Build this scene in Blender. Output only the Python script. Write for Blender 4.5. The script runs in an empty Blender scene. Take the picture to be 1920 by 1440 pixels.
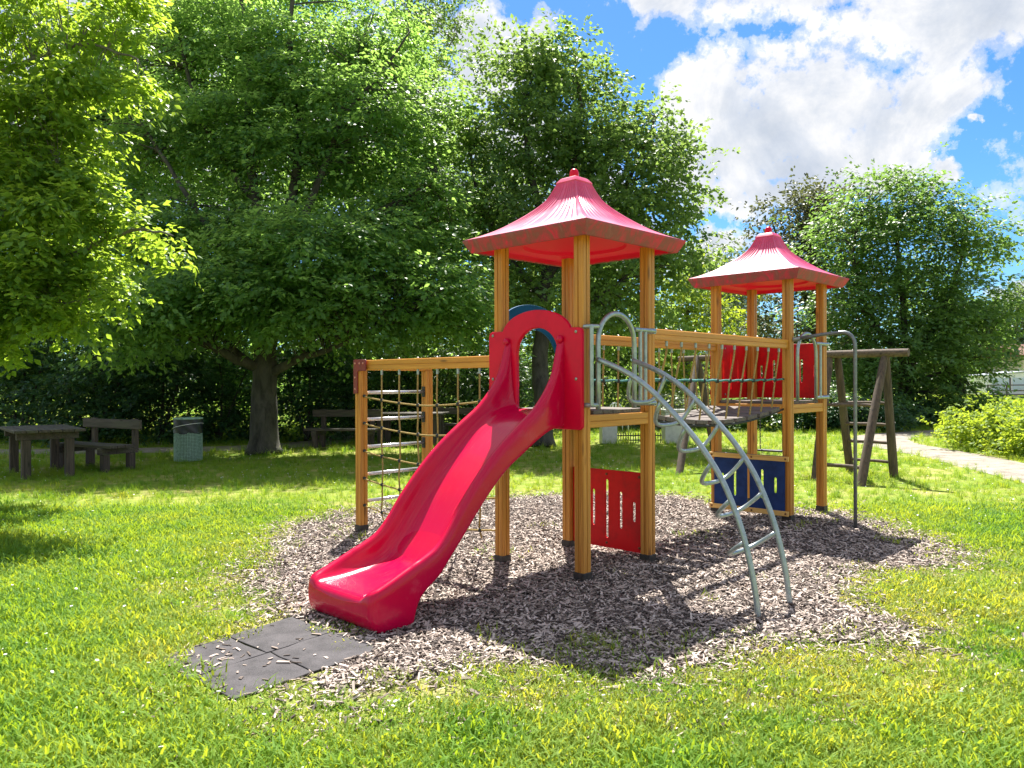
import bpy, bmesh, math, random
import numpy as np
from mathutils import Vector, Matrix

# ------------------------------------------------------------------ camera, sky, sun
SC = bpy.context.scene
COL = SC.collection
R = math.radians
F_PX, HZ, CAM_H = 1472.95, 715.06, 1.6
PITCH = math.atan((HZ - 720) / F_PX)
cam = bpy.data.cameras.new('camera'); cam_o = bpy.data.objects.new('camera', cam); COL.objects.link(cam_o)
cam.sensor_width = 36.0; cam.lens = 36.0 * F_PX / 1920; cam.clip_end = 2000
cam_o.location = (0, 0, CAM_H)
cam_o.rotation_euler = (math.pi / 2 + PITCH, 0, 0)
cam_o.rotation_euler = (Matrix.Rotation(math.pi / 2 + PITCH, 3, 'X') @ Matrix.Rotation(-0.0035, 3, 'Z')).to_euler()
SC.camera = cam_o

SUN_EL, SUN_AZ = R(57), R(1.0)           # azimuth from +Y towards +X
sun = bpy.data.lights.new('sun', 'SUN'); sun_o = bpy.data.objects.new('sun', sun); COL.objects.link(sun_o)
sun.energy = 5.0; sun.angle = R(0.53); sun.color = (1.0, 0.95, 0.86)
sd = Vector((math.sin(SUN_AZ) * math.cos(SUN_EL), math.cos(SUN_AZ) * math.cos(SUN_EL), math.sin(SUN_EL)))
sun_o.rotation_euler = sd.to_track_quat('Z', 'Y').to_euler()
sun_o.location = (0, 0, 30)
SC.view_settings.view_transform = 'Standard'; SC.view_settings.look = 'None'
SC.view_settings.exposure = 1.5; SC.view_settings.gamma = 1.0

SC.cycles.max_bounces = 8; SC.cycles.diffuse_bounces = 3; SC.cycles.glossy_bounces = 3
SC.cycles.transmission_bounces = 5; SC.cycles.transparent_max_bounces = 4
SC.cycles.sample_clamp_indirect = 6.0
SC.cycles.use_denoising = True


class NT:
    """small node-tree helper"""
    def __init__(s, tree): s.t = tree; s.n = tree.nodes; s.l = tree.links
    def new(s, typ, **kw):
        n = s.n.new(typ)
        for k, v in kw.items():
            if k in n.bl_rna.properties: setattr(n, k, v)
            else: n.inputs[k.replace('_', ' ')].default_value = v
        return n
    def put(s, sock, val):
        if isinstance(val, bpy.types.NodeSocket): s.l.new(val, sock)
        else: sock.default_value = val
    def math(s, op, a, b=0.0, c=0.0, clamp=False):
        n = s.n.new('ShaderNodeMath'); n.operation = op; n.use_clamp = clamp
        for i, x in enumerate((a, b, c)): s.put(n.inputs[i], x)
        return n.outputs[0]
    def noise(s, vec, scale, detail=4, rough=0.55, dist=0.0):
        n = s.n.new('ShaderNodeTexNoise')
        if vec is not None: s.l.new(vec, n.inputs['Vector'])
        n.inputs['Scale'].default_value = scale; n.inputs['Detail'].default_value = detail
        n.inputs['Roughness'].default_value = rough; n.inputs['Distortion'].default_value = dist
        return n.outputs['Fac']
    def ramp(s, fac, stops, interp='LINEAR'):
        n = s.n.new('ShaderNodeValToRGB'); n.color_ramp.interpolation = interp
        e = n.color_ramp.elements
        while len(e) < len(stops): e.new(0.5)
        for q, (p, c) in zip(e, stops):
            q.position = p; q.color = (c[0], c[1], c[2], 1) if hasattr(c, '__len__') else (c, c, c, 1)
        s.put(n.inputs[0], fac)
        return n.outputs[0]
    def mix(s, fac, a, b, blend='MIX'):
        n = s.n.new('ShaderNodeMix'); n.data_type = 'RGBA'; n.blend_type = blend
        s.put(n.inputs[0], fac)
        for sock, x in ((n.inputs[6], a), (n.inputs[7], b)):
            if isinstance(x, bpy.types.NodeSocket): s.l.new(x, sock)
            else: sock.default_value = (x[0], x[1], x[2], 1)
        return n.outputs[2]


W = bpy.data.worlds.new('World'); SC.world = W; W.use_nodes = True
w = NT(W.node_tree); w.n.clear()
wo = w.new('ShaderNodeOutputWorld'); bg = w.new('ShaderNodeBackground')
sky = w.new('ShaderNodeTexSky'); sky.sky_type = 'NISHITA'; sky.sun_disc = False
sky.sun_elevation = SUN_EL; sky.sun_rotation = SUN_AZ
sky.air_density = 1.0; sky.dust_density = 0.4; sky.ozone_density = 2.0
bg.inputs['Strength'].default_value = 0.14
tc = w.new('ShaderNodeTexCoord'); sep = w.new('ShaderNodeSeparateXYZ'); w.l.new(tc.outputs['Generated'], sep.inputs[0])
az = w.math('MULTIPLY', w.math('ARCTAN2', sep.outputs[0], sep.outputs[1]), 57.2958)
el = w.math('MULTIPLY', w.math('ARCSINE', sep.outputs[2]), 57.2958)
warp1 = w.noise(tc.outputs['Generated'], 9, 7, 0.6)
warp2 = w.noise(tc.outputs['Generated'], 7.3, 6, 0.6, 0.3)
az2 = w.math('ADD', az, w.math('MULTIPLY_ADD', warp1, 11.0, -5.5))
el2 = w.math('ADD', el, w.math('MULTIPLY_ADD', warp2, 8.0, -4.0))


def sky_dir(x, y):
    a = math.atan((x - 960) / F_PX); return math.degrees(a), math.degrees(math.atan((HZ - y) / F_PX * math.cos(a)))


cover = None
for x, y, rx, ry in [(1520, 205, 10.0, 4.4), (1390, 290, 6.2, 4.4), (1590, 300, 7.6, 2.9), (1740, 190, 4.6, 4.2), (1375, 385, 4.6, 1.5), (1470, 350, 5, 1.6), (1640, 250, 5, 3.0), (1320, 190, 4.0, 4.0),
                     (1540, -40, 13, 3.1), (1790, 20, 8.5, 4.2), (1260, -20, 3.6, 2.2), (1870, 30, 5, 2.6), (905, 90, 4.2, 4.4), (960, 330, 7, 5), (760, 260, 6, 8), (1120, 420, 5, 4), (985, 70, 2.4, 2.4), (1340, 468, 4.2, 1.2), (1780, 318, 1.6, .7),
                     (1930, 545, 2.2, .6), (1860, 228, .8, .5), (200, 150, 12, 8), (500, 300, 10, 7), (300, -300, 18, 8),
                     (1500, -500, 15, 5), (2600, 300, 16, 6), (-900, 300, 16, 8)]:
    ca, ce = sky_dir(x, y)
    dx = w.math('DIVIDE', w.math('SUBTRACT', az2, ca), rx); dy = w.math('DIVIDE', w.math('SUBTRACT', el2, ce), ry)
    d = w.math('SUBTRACT', 1.0, w.math('SQRT', w.math('ADD', w.math('MULTIPLY', dx, dx), w.math('MULTIPLY', dy, dy))))
    cover = d if cover is None else w.math('MAXIMUM', cover, d)
# unseen cloud overhead and behind the camera, added as neutral white fill light
mp = w.new('ShaderNodeMapping'); w.l.new(tc.outputs['Generated'], mp.inputs[0]); mp.inputs['Scale'].default_value = (1, 1, 2)
rest = w.math('MULTIPLY_ADD', w.noise(mp.outputs[0], 2.2, 6, 0.6), 3.0, -1.14)
back = w.math('MAXIMUM', w.math('LESS_THAN', sep.outputs[1], 0.25), w.math('GREATER_THAN', sep.outputs[2], 0.56))
cover = w.math('MAXIMUM', cover, w.math('ADD', rest, w.math('MULTIPLY_ADD', back, 3.0, -3.0)))
fine = w.noise(tc.outputs['Generated'], 22, 12, 0.66)
dens = w.math('ADD', cover, w.math('MULTIPLY_ADD', fine, 2.1, -1.07))
alpha = w.ramp(dens, [(0.0, 0.0), (0.16, 0.42), (0.42, 0.97), (1, 1)], 'EASE')
shade_n = w.noise(tc.outputs['Generated'], 6.5, 9, 0.62, 0.5)
shade = w.math('ADD', w.math('MULTIPLY_ADD', shade_n, 1.5, -0.30), w.math('MULTIPLY', cover, 0.22))
shade = w.math('ADD', shade, w.math('MULTIPLY_ADD', fine, -0.55, 0.27))
ccol = w.ramp(shade, [(0.32, (2.9, 2.87, 2.83)), (0.46, (2.5, 2.52, 2.58)), (0.62, (2.0, 2.11, 2.3)), (0.84, (1.6, 1.75, 2.0))])
hue = w.new('ShaderNodeHueSaturation'); hue.inputs['Saturation'].default_value = 1.15; hue.inputs['Value'].default_value = 1.0
w.l.new(sky.outputs[0], hue.inputs['Color'])
clear = w.mix(1.0, hue.outputs[0], (0.20, 0.325, 0.445), 'MULTIPLY')
w.l.new(w.mix(alpha, clear, ccol), bg.inputs['Color'])
w.l.new(bg.outputs[0], wo.inputs[0])


# ------------------------------------------------------------------ helpers
def P(px, py, Y):
    """the place in the world seen at pixel px,py of the 1920x1440 photograph, Y metres ahead"""
    a = (px - 960) / F_PX; b = -(py - 720) / F_PX
    c, s = math.cos(PITCH), math.sin(PITCH)
    y = c - b * s; z = s + b * c
    return np.array((a / y * Y, Y, CAM_H + z / y * Y))


def G(px, py):
    a = (px - 960) / F_PX; b = -(py - 720) / F_PX
    c, s = math.cos(PITCH), math.sin(PITCH)
    y = c - b * s; z = s + b * c; t = -CAM_H / z
    return np.array((a * t, y * t, 0.0))


def link(o, parent=None):
    COL.objects.link(o)
    if parent is not None: o.parent = parent
    return o


def tag(o, label=None, cat=None, group=None, kind=None):
    for k, v in (('label', label), ('category', cat), ('group', group), ('kind', kind)):
        if v: o[k] = v
    return o


def thing(name, loc, rz, label, cat, group=None):
    o = bpy.data.objects.new(name, None); o.empty_display_size = 0.2
    o.location = loc; o.rotation_euler = (0, 0, rz)
    return tag(link(o), label, cat, group)


def copy_tree(o, parent=None):
    c = o.copy(); COL.objects.link(c); c.parent = parent
    for ch in o.children: copy_tree(ch, c)
    return c


class MB:
    def __init__(s): s.v = []; s.f = []
    def add(s, v, f):
        k = len(s.v); s.v += [tuple(x) for x in v]; s.f += [tuple(i + k for i in q) for q in f]; return s
    def box(s, c, size, rot=None):
        c = Vector(c); h = [x / 2 for x in size]; M = rot or Matrix.Identity(3)
        v = [c + M @ Vector((x * h[0], y * h[1], z * h[2])) for x in (-1, 1) for y in (-1, 1) for z in (-1, 1)]
        return s.add(v, [(0, 1, 3, 2), (4, 6, 7, 5), (0, 4, 5, 1), (2, 3, 7, 6), (0, 2, 6, 4), (1, 5, 7, 3)])
    def tube(s, pts, r, n=10, caps=True):
        pts = [Vector(p) for p in pts]; m = len(pts)
        rs = r if hasattr(r, '__len__') else [r] * m
        t = [(pts[min(i + 1, m - 1)] - pts[max(i - 1, 0)]).normalized() for i in range(m)]
        a = t[0].orthogonal().normalized(); v = []
        for i in range(m):
            a = (a - t[i] * a.dot(t[i])).normalized(); b = t[i].cross(a)
            for k in range(n):
                q = 2 * math.pi * k / n; v.append(pts[i] + (a * math.cos(q) + b * math.sin(q)) * rs[i])
        f = [(i * n + k, i * n + (k + 1) % n, (i + 1) * n + (k + 1) % n, (i + 1) * n + k) for i in range(m - 1) for k in range(n)]
        if caps: f += [tuple(reversed(range(n))), tuple(range((m - 1) * n, m * n))]
        return s.add(v, f)
    def prism(s, prof, p0, p1, ex):
        """profile points (x, y) swept from p0 to p1; ex is the direction of x"""
        p0, p1, ex = Vector(p0), Vector(p1), Vector(ex); d = (p1 - p0).normalized(); ey = d.cross(ex)
        n = len(prof)
        v = [p + ex * x + ey * y for p in (p0, p1) for x, y in prof]
        f = [(k, (k + 1) % n, n + (k + 1) % n, n + k) for k in range(n)] + [tuple(reversed(range(n))), tuple(range(n, 2 * n))]
        return s.add(v, f)
    def lathe(s, prof, n=20, c=(0, 0, 0)):
        v = [(c[0] + r * math.cos(2 * math.pi * k / n), c[1] + r * math.sin(2 * math.pi * k / n), c[2] + z) for r, z in prof for k in range(n)]
        m = len(prof)
        f = [(i * n + k, i * n + (k + 1) % n, (i + 1) * n + (k + 1) % n, (i + 1) * n + k) for i in range(m - 1) for k in range(n)]
        f += [tuple(reversed(range(n))), tuple(range((m - 1) * n, m * n))]
        return s.add(v, f)
    def build(s, name, mat, parent=None, smooth=False, bevel=0, subsurf=0):
        me = bpy.data.meshes.new(name); me.from_pydata(s.v, [], s.f); me.materials.append(mat)
        me.update()
        if smooth: me.polygons.foreach_set('use_smooth', [True] * len(me.polygons))
        o = link(bpy.data.objects.new(name, me), parent)
        if bevel:
            m = o.modifiers.new('bevel', 'BEVEL'); m.width = bevel; m.segments = 2; m.limit_method = 'ANGLE'; m.angle_limit = R(40)
        if subsurf:
            m = o.modifiers.new('subsurf', 'SUBSURF'); m.levels = m.render_levels = subsurf
        if smooth == 'auto':
            me.set_sharp_from_angle(angle=R(40))
        return o


def smooth_path(pts, n=8):
    """Catmull-Rom through the points"""
    p = [Vector(x) for x in pts]; out = []
    for i in range(len(p) - 1):
        a, b, c, d = p[max(i - 1, 0)], p[i], p[i + 1], p[min(i + 2, len(p) - 1)]
        for k in range(n):
            t = k / n
            out.append(0.5 * ((2 * b) + (c - a) * t + (2 * a - 5 * b + 4 * c - d) * t * t + (3 * b - a - 3 * c + d) * t ** 3))
    out.append(p[-1]); return out


def panel(name, outline, holes, thick, M, mat, parent, bevel=0.008):
    """flat board with holes cut in it; M maps board x,y,z to the parent's space"""
    cu = bpy.data.curves.new('board', 'CURVE'); cu.dimensions = '2D'; cu.fill_mode = 'BOTH'
    cu.extrude = thick / 2 - bevel; cu.bevel_depth = bevel; cu.bevel_resolution = 2; cu.offset = -bevel
    for loop in [outline] + holes:
        sp = cu.splines.new('POLY'); sp.points.add(len(loop) - 1); sp.use_cyclic_u = True
        for q, (x, y) in zip(sp.points, loop): q.co = (x, y, 0, 1)
    t = bpy.data.objects.new('board', cu); COL.objects.link(t)
    me = bpy.data.meshes.new_from_object(t.evaluated_get(bpy.context.evaluated_depsgraph_get()))
    bpy.data.objects.remove(t); bpy.data.curves.remove(cu)
    me.name = name; me.transform(M); me.materials.clear(); me.materials.append(mat)
    return link(bpy.data.objects.new(name, me), parent)


def arc(cx, cy, rx, ry, a0, a1, n=12):
    return [(cx + rx * math.cos(R(a0 + (a1 - a0) * k / n)), cy + ry * math.sin(R(a0 + (a1 - a0) * k / n))) for k in range(n + 1)]


def round_rect(x0, y0, x1, y1, r, n=4):
    return arc(x1 - r, y1 - r, r, r, 0, 90, n) + arc(x0 + r, y1 - r, r, r, 90, 180, n) + arc(x0 + r, y0 + r, r, r, 180, 270, n) + arc(x1 - r, y0 + r, r, r, 270, 360, n)


def slot(x, y0, y1, wd): return round_rect(x - wd / 2, y0, x + wd / 2, y1, wd / 2 - 0.0005, 5)


def frame(o, ex, ey, ez):
    return Matrix(((ex[0], ey[0], ez[0], o[0]), (ex[1], ey[1], ez[1], o[1]), (ex[2], ey[2], ez[2], o[2]), (0, 0, 0, 1)))


# ------------------------------------------------------------------ materials
def mat(name):
    m = bpy.data.materials.new(name); m.use_nodes = True
    t = NT(m.node_tree); b = t.n['Principled BSDF']; return m, t, b


def coords(t, kind='Object'): return t.new('ShaderNodeTexCoord').outputs[kind]


def stretch(t, vec, sc):
    n = t.new('ShaderNodeMapping'); t.l.new(vec, n.inputs[0]); n.inputs['Scale'].default_value = sc; return n.outputs[0]


def bump(t, b, h, strength=0.3, dist=0.01):
    n = t.new('ShaderNodeBump'); n.inputs['Strength'].default_value = strength; n.inputs['Distance'].default_value = dist
    t.l.new(h, n.inputs['Height']); t.l.new(n.outputs[0], b.inputs['Normal'])


def plain(name, col, rough=0.5, metal=0.0, spot=None, scale=12, amt=0.5, spec=0.5, bmp=0.0):
    m, t, b = mat(name)
    b.inputs['Roughness'].default_value = rough; b.inputs['Metallic'].default_value = metal
    b.inputs['Specular IOR Level'].default_value = spec
    f = t.noise(coords(t), scale, 6, 0.65)
    c = t.mix(t.ramp(f, [(0.42, 0.0), (0.68, amt)]), col, spot or tuple(x * 0.55 for x in col))
    t.l.new(c, b.inputs['Base Color'])
    t.l.new(t.math('MULTIPLY_ADD', f, 0.25, rough - 0.12), b.inputs['Roughness'])
    if bmp: bump(t, b, t.noise(coords(t), scale * 5, 5, 0.6), bmp, 0.004)
    return m


def wood(name, c1, c2, grain, rough=0.5, stain=None):
    m, t, b = mat(name); oc = coords(t)
    vm = t.new('ShaderNodeVectorMath'); vm.operation = 'ADD'; t.l.new(oc, vm.inputs[0])
    t.l.new(t.math('MULTIPLY', t.new('ShaderNodeObjectInfo').outputs['Random'], 37.0), vm.inputs[1]); oc = vm.outputs[0]
    g = t.noise(stretch(t, oc, grain), 1.0, 6, 0.62, 0.6)
    kn = t.new('ShaderNodeTexVoronoi'); kn.inputs['Scale'].default_value = 1.0; t.l.new(stretch(t, oc, tuple(min(x, 14) * .55 + 1.2 for x in grain)), kn.inputs['Vector'])
    g = t.math('ADD', g, t.ramp(kn.outputs['Distance'], [(0.06, 0.30), (0.16, 0.0)]))
    c = t.ramp(g, [(0.3, c1), (0.62, c2), (0.86, tuple(x * .35 for x in c2))])
    big = t.noise(stretch(t, oc, tuple(0.25 * x + 0.4 for x in grain)), 1.0, 3, 0.5)
    if stain: c = t.mix(t.ramp(big, [(0.5, 0.0), (0.75, 0.75)]), c, stain)
    t.l.new(c, b.inputs['Base Color']); b.inputs['Roughness'].default_value = rough
    bump(t, b, g, 0.25, 0.004)
    return m


M_POST = wood('varnished_timber', (0.70, 0.32, 0.05), (0.42, 0.16, 0.018), (55, 55, 1.3), 0.5, (0.30, 0.15, 0.035))
M_BEAM_V = wood('varnished_rail', (0.68, 0.31, 0.04), (0.50, 0.20, 0.02), (45, 1.6, 45), 0.42, (0.42, 0.20, 0.035))
M_BEAM_U = wood('varnished_beam', (0.68, 0.31, 0.04), (0.50, 0.20, 0.02), (1.6, 45, 45), 0.42, (0.42, 0.20, 0.035))
M_OLD_V = wood('weathered_plank', (0.20, 0.17, 0.155), (0.085, 0.07, 0.065), (60, 2.2, 60), 0.85, (0.15, 0.12, 0.10))
M_LOG = wood('weathered_log', (0.125, 0.088, 0.064), (0.055, 0.04, 0.031), (30, 30, 2.0), 0.85, (0.12, 0.10, 0.06))
M_LOGH = wood('weathered_log_beam', (0.17, 0.12, 0.088), (0.07, 0.053, 0.041), (30, 1.5, 30), 0.85)
M_DARK = wood('dark_weathered_timber', (0.12, 0.10, 0.085), (0.045, 0.038, 0.032), (2.0, 30, 30), 0.85, (0.09, 0.10, 0.06))
M_DARKZ = wood('dark_weathered_leg', (0.12, 0.09, 0.075), (0.045, 0.038, 0.032), (30, 30, 2.0), 0.85)
M_BATTEN = wood('pale_batten', (0.80, 0.50, 0.16), (0.62, 0.36, 0.09), (45, 1.6, 45), 0.5)
M_FOOT = plain('black_steel_foot', (0.02, 0.02, 0.02), 0.55, 0.0, (0.10, 0.07, 0.05), 20, 0.6)
M_GALV = plain('galvanised_steel', (0.36, 0.41, 0.43), 0.36, 0.65, (0.22, 0.29, 0.31), 26, 0.8)
M_POLE = plain('dull_grey_steel', (0.20, 0.22, 0.235), 0.42, 0.6, (0.12, 0.13, 0.135), 26, 0.7)
M_STEEL = plain('bright_steel', (0.66, 0.66, 0.68), 0.28, 0.8, (0.4, 0.4, 0.42), 18, 0.5)
M_BOLT = plain('bolt_cap', (0.40, 0.38, 0.35), 0.35, 0.7, (0.12, 0.10, 0.09), 120, 0.6)
M_BOLTR = plain('rusty_bolt', (0.24, 0.08, 0.03), 0.5, 0.3, (0.10, 0.04, 0.02), 120, 0.6)
M_BOLTP = plain('pink_bolt_cap', (0.60, 0.26, 0.20), 0.4, 0.0)
M_REDP = plain('red_board', (0.70, 0.005, 0.012), 0.42, 0, (0.36, 0.012, 0.012), 5, 0.7, 0.22)
M_CRIM = plain('crimson_board', (0.66, 0.002, 0.035), 0.35, 0, (0.50, 0.003, 0.03), 6, 0.6, 0.22)
M_MAROON = plain('maroon_bracket', (0.22, 0.012, 0.025), 0.4, 0, (0.10, 0.01, 0.015), 14, 0.7)
M_BLUE = plain('blue_board', (0.016, 0.045, 0.17), 0.5, 0, (0.010, 0.026, 0.09), 7, 0.8, 0.15)
M_BLUE2 = plain('blue_arch_board', (0.006, 0.10, 0.27), 0.6, 0, (0.005, 0.07, 0.19), 7, 0.6, 0.12)
M_ROPE = plain('beige_rope', (0.40, 0.29, 0.11), 0.9, 0, (0.20, 0.14, 0.05), 60, 0.9, 0.2, 0.6)
M_TEAL = plain('teal_rope', (0.10, 0.30, 0.30), 0.85, 0, (0.04, 0.10, 0.10), 40, 0.9, 0.2, 0.6)
M_KNOT = plain('black_rope_knot', (0.025, 0.028, 0.032), 0.6)
M_CONC = plain('pale_concrete', (0.52, 0.53, 0.50), 0.85, 0, (0.38, 0.40, 0.36), 9, 0.7)
M_WHITE = plain('white_paint', (0.78, 0.80, 0.83), 0.35, 0, (0.62, 0.64, 0.66), 4, 0.5)
M_WALL = plain('cream_plaster', (0.55, 0.50, 0.40), 0.85)
M_ROOFT = plain('brown_roof_tiles', (0.17, 0.075, 0.05), 0.8, 0, (0.09, 0.045, 0.03), 20, 0.8)
M_IRON = plain('dark_iron', (0.035, 0.035, 0.035), 0.6)
M_PURP = plain('dark_purple_timber', (0.085, 0.055, 0.075), 0.7)
M_BIN = plain('green_bin_paint', (0.36, 0.54, 0.45), 0.55, 0, (0.07, 0.15, 0.12), 20, 0.6)
M_BAG = plain('dark_blue_bin_bag', (0.010, 0.015, 0.026), 0.4, 0, (0.016, 0.022, 0.036), 9, 0.8, 0.6, 0.3)
M_GLASS = plain('pale_window_glass', (0.50, 0.60, 0.72), 0.12, 0, (0.40, 0.50, 0.62), 2, 0.6)

# slide plastic with fine scratches
m, t, b = mat('slide_plastic'); M_SLIDE = m
t.n.new('ShaderNodeMix').data_type = 'RGBA'; t.n['Mix'].inputs[7].default_value = (0.56, 0.05, 0.10, 1)
oc = coords(t); sc_ = t.noise(stretch(t, oc, (2, 70, 2)), 2.0, 5, 0.7)
t.l.new(t.mix(t.ramp(t.noise(oc, 2.5, 5, 0.6), [(0.4, 0.0), (0.7, 0.55)]), (0.55, 0.0004, 0.042), (0.50, 0.0008, 0.056)), t.n['Mix'].inputs[6])
t.l.new(t.ramp(sc_, [(0.56, 0.0), (0.70, 0.55)]), t.n['Mix'].inputs[0]); t.l.new(t.n['Mix'].outputs[2], b.inputs['Base Color'])
t.l.new(t.math('MULTIPLY_ADD', sc_, 0.30, 0.07), b.inputs['Roughness']); b.inputs['Specular IOR Level'].default_value = 0.2; b.inputs['Coat Weight'].default_value = 0.22; b.inputs['Coat Roughness'].default_value = 0.1
bump(t, b, t.noise(oc, 3.0, 2, 0.5), 0.12, 0.02)

# faded roof plastic, streaked with green-grey algae on one slope
m, t, b = mat('roof_plastic'); M_ROOF = m
oc = coords(t); n1 = t.noise(oc, 3.2, 6, 0.65); n2 = t.noise(stretch(t, oc, (9, 9, 1.2)), 1.5, 5, 0.6)
c = t.mix(t.ramp(n1, [(0.35, 0.0), (0.7, 0.8)]), (0.62, 0.05, 0.16), (0.66, 0.17, 0.31))
c = t.mix(t.ramp(n2, [(0.60, 0.0), (0.78, 0.28)]), c, (0.30, 0.12, 0.09))
t.l.new(c, b.inputs['Base Color']); t.l.new(t.math('MULTIPLY_ADD', n1, 0.35, 0.22), b.inputs['Roughness'])
b.inputs['Specular IOR Level'].default_value = 0.4
def glow(t, b, col, share):
    tr = t.new('ShaderNodeBsdfTranslucent'); tr.inputs['Color'].default_value = (*col, 1); mx = t.new('ShaderNodeMixShader'); mx.inputs[0].default_value = share
    t.l.new(b.outputs[0], mx.inputs[1]); t.l.new(tr.outputs[0], mx.inputs[2]); t.l.new(mx.outputs[0], t.n['Material Output'].inputs[0])
glow(t, b, (0.8, 0.02, 0.14), 0.18)

m, t, b = mat('roof_skirt_dirty'); M_SKIRT = m
oc = coords(t); n1 = t.noise(stretch(t, oc, (5, 5, 2)), 1.7, 8, 0.72, 0.8)
c = t.ramp(n1, [(0.36, (0.60, 0.02, 0.07)), (0.46, (0.40, 0.045, 0.07)), (0.56, (0.23, 0.062, 0.066)), (0.70, (0.33, 0.10, 0.11)), (0.8, (0.5, 0.05, 0.09))])
t.l.new(c, b.inputs['Base Color']); b.inputs['Roughness'].default_value = 0.65

m, t, b = mat('roof_underside'); M_UNDER = m
b.inputs['Base Color'].default_value = (0.74, 0.003, 0.065, 1); b.inputs['Roughness'].default_value = 0.5; b.inputs['Specular IOR Level'].default_value = 0.3
glow(t, b, (0.75, 0.004, 0.08), 0.25)

# rubber tile
m, t, b = mat('rubber_tile'); M_RUB = m
oc = coords(t, 'Object'); n1 = t.noise(oc, 160, 3, 0.7); n2 = t.noise(oc, 5, 4, 0.6)
c = t.ramp(t.math('MULTIPLY_ADD', n2, 0.5, t.math('MULTIPLY', n1, 0.5)), [(0.4, (0.028, 0.026, 0.030)), (0.62, (0.085, 0.078, 0.085))])
t.l.new(c, b.inputs['Base Color']); b.inputs['Roughness'].default_value = 0.9; bump(t, b, n1, 0.7, 0.005)

# bark
def bark(name, c1, c2, z=6):
    m, t, b = mat(name); oc = coords(t)
    n = t.noise(stretch(t, oc, (z, z, z * .3)), 1.0, 8, 0.7, 0.4)
    t.l.new(t.ramp(n, [(0.35, c1), (0.65, c2)]), b.inputs['Base Color']); b.inputs['Roughness'].default_value = 0.95
    bump(t, b, n, 0.9, 0.04); return m
M_BARK = bark('dark_bark', (0.022, 0.021, 0.018), (0.085, 0.08, 0.066))
M_BARK2 = bark('grey_bark', (0.08, 0.075, 0.065), (0.20, 0.19, 0.165))

# leaves: part of the light goes through them
def leaf_mat(name, dark, light, thru, share=0.5, rough=0.42):
    m, t, b = mat(name)
    at = t.new('ShaderNodeAttribute'); at.attribute_name = 'tint'
    f = at.outputs['Fac']
    t.l.new(t.mix(f, dark, light), b.inputs['Base Color'])
    b.inputs['Roughness'].default_value = rough; b.inputs['Specular IOR Level'].default_value = 0.35
    tr = t.new('ShaderNodeBsdfTranslucent'); t.l.new(t.mix(f, tuple(x * 0.72 for x in thru), thru), tr.inputs['Color'])
    mx = t.new('ShaderNodeMixShader'); mx.inputs[0].default_value = share
    t.l.new(b.outputs[0], mx.inputs[1]); t.l.new(tr.outputs[0], mx.inputs[2])
    t.l.new(mx.outputs[0], t.n['Material Output'].inputs['Surface']); return m
L_NEAR = leaf_mat('hornbeam_leaf', (0.06, 0.15, 0.035), (0.11, 0.22, 0.035), (0.52, 0.72, 0.06), 0.54)
L_BIG = leaf_mat('maple_leaf', (0.055, 0.145, 0.06), (0.085, 0.185, 0.05), (0.44, 0.70, 0.13), 0.55)
L_MID = leaf_mat('grey_green_leaf', (0.06, 0.135, 0.05), (0.095, 0.175, 0.045), (0.38, 0.56, 0.11), 0.47, 0.45)
L_RIGHT = leaf_mat('mid_green_leaf', (0.055, 0.125, 0.045), (0.09, 0.175, 0.05), (0.30, 0.50, 0.09), 0.45)
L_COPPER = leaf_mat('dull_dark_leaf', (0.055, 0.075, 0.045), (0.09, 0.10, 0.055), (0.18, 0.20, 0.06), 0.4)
L_PALE = leaf_mat('silver_willow_leaf', (0.14, 0.19, 0.12), (0.24, 0.29, 0.18), (0.30, 0.38, 0.16), 0.4)
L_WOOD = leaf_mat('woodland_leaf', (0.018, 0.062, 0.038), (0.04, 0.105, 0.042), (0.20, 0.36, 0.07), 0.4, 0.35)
L_HEDGE = leaf_mat('bright_hedge_leaf', (0.10, 0.20, 0.025), (0.20, 0.31, 0.03), (0.55, 0.68, 0.05), 0.5, 0.6)
L_FAR = leaf_mat('distant_leaf', (0.06, 0.115, 0.055), (0.11, 0.17, 0.06), (0.24, 0.34, 0.08), 0.35)


# ------------------------------------------------------------------ ground
def ground_col(t, dry_amt=1.0):
    pos = t.new('ShaderNodeNewGeometry').outputs['Position']
    n1 = t.noise(pos, 0.55, 5, 0.6); n2 = t.noise(pos, 3.0, 4, 0.6)
    return pos, n1, n2

def worn(t, pos):
    mp_ = t.new('ShaderNodeMapping'); t.l.new(pos, mp_.inputs[0]); mp_.inputs['Location'].default_value = (-.8 / 3.3, -6.9 / 3.3, 0); mp_.inputs['Scale'].default_value = (1 / 3.3, 1 / 3.3, 0)
    ln = t.new('ShaderNodeVectorMath'); ln.operation = 'LENGTH'; t.l.new(mp_.outputs[0], ln.inputs[0])
    near = t.ramp(t.math('MULTIPLY', ln.outputs['Value'], .5), [(0.44, 1.0), (0.64, 0.0)])
    return t.math('MULTIPLY', near, t.ramp(t.noise(pos, 2.4, 5, 0.65), [(0.38, 0.0), (0.62, 0.9)]))

def sheet(name, pts, z, m, label=None, kind='structure'):
    b = MB(); b.add([(x, y, z) for x, y in pts], [tuple(range(len(pts)))])
    o = b.build(name, m); return tag(o, label, None, None, kind)

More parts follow.
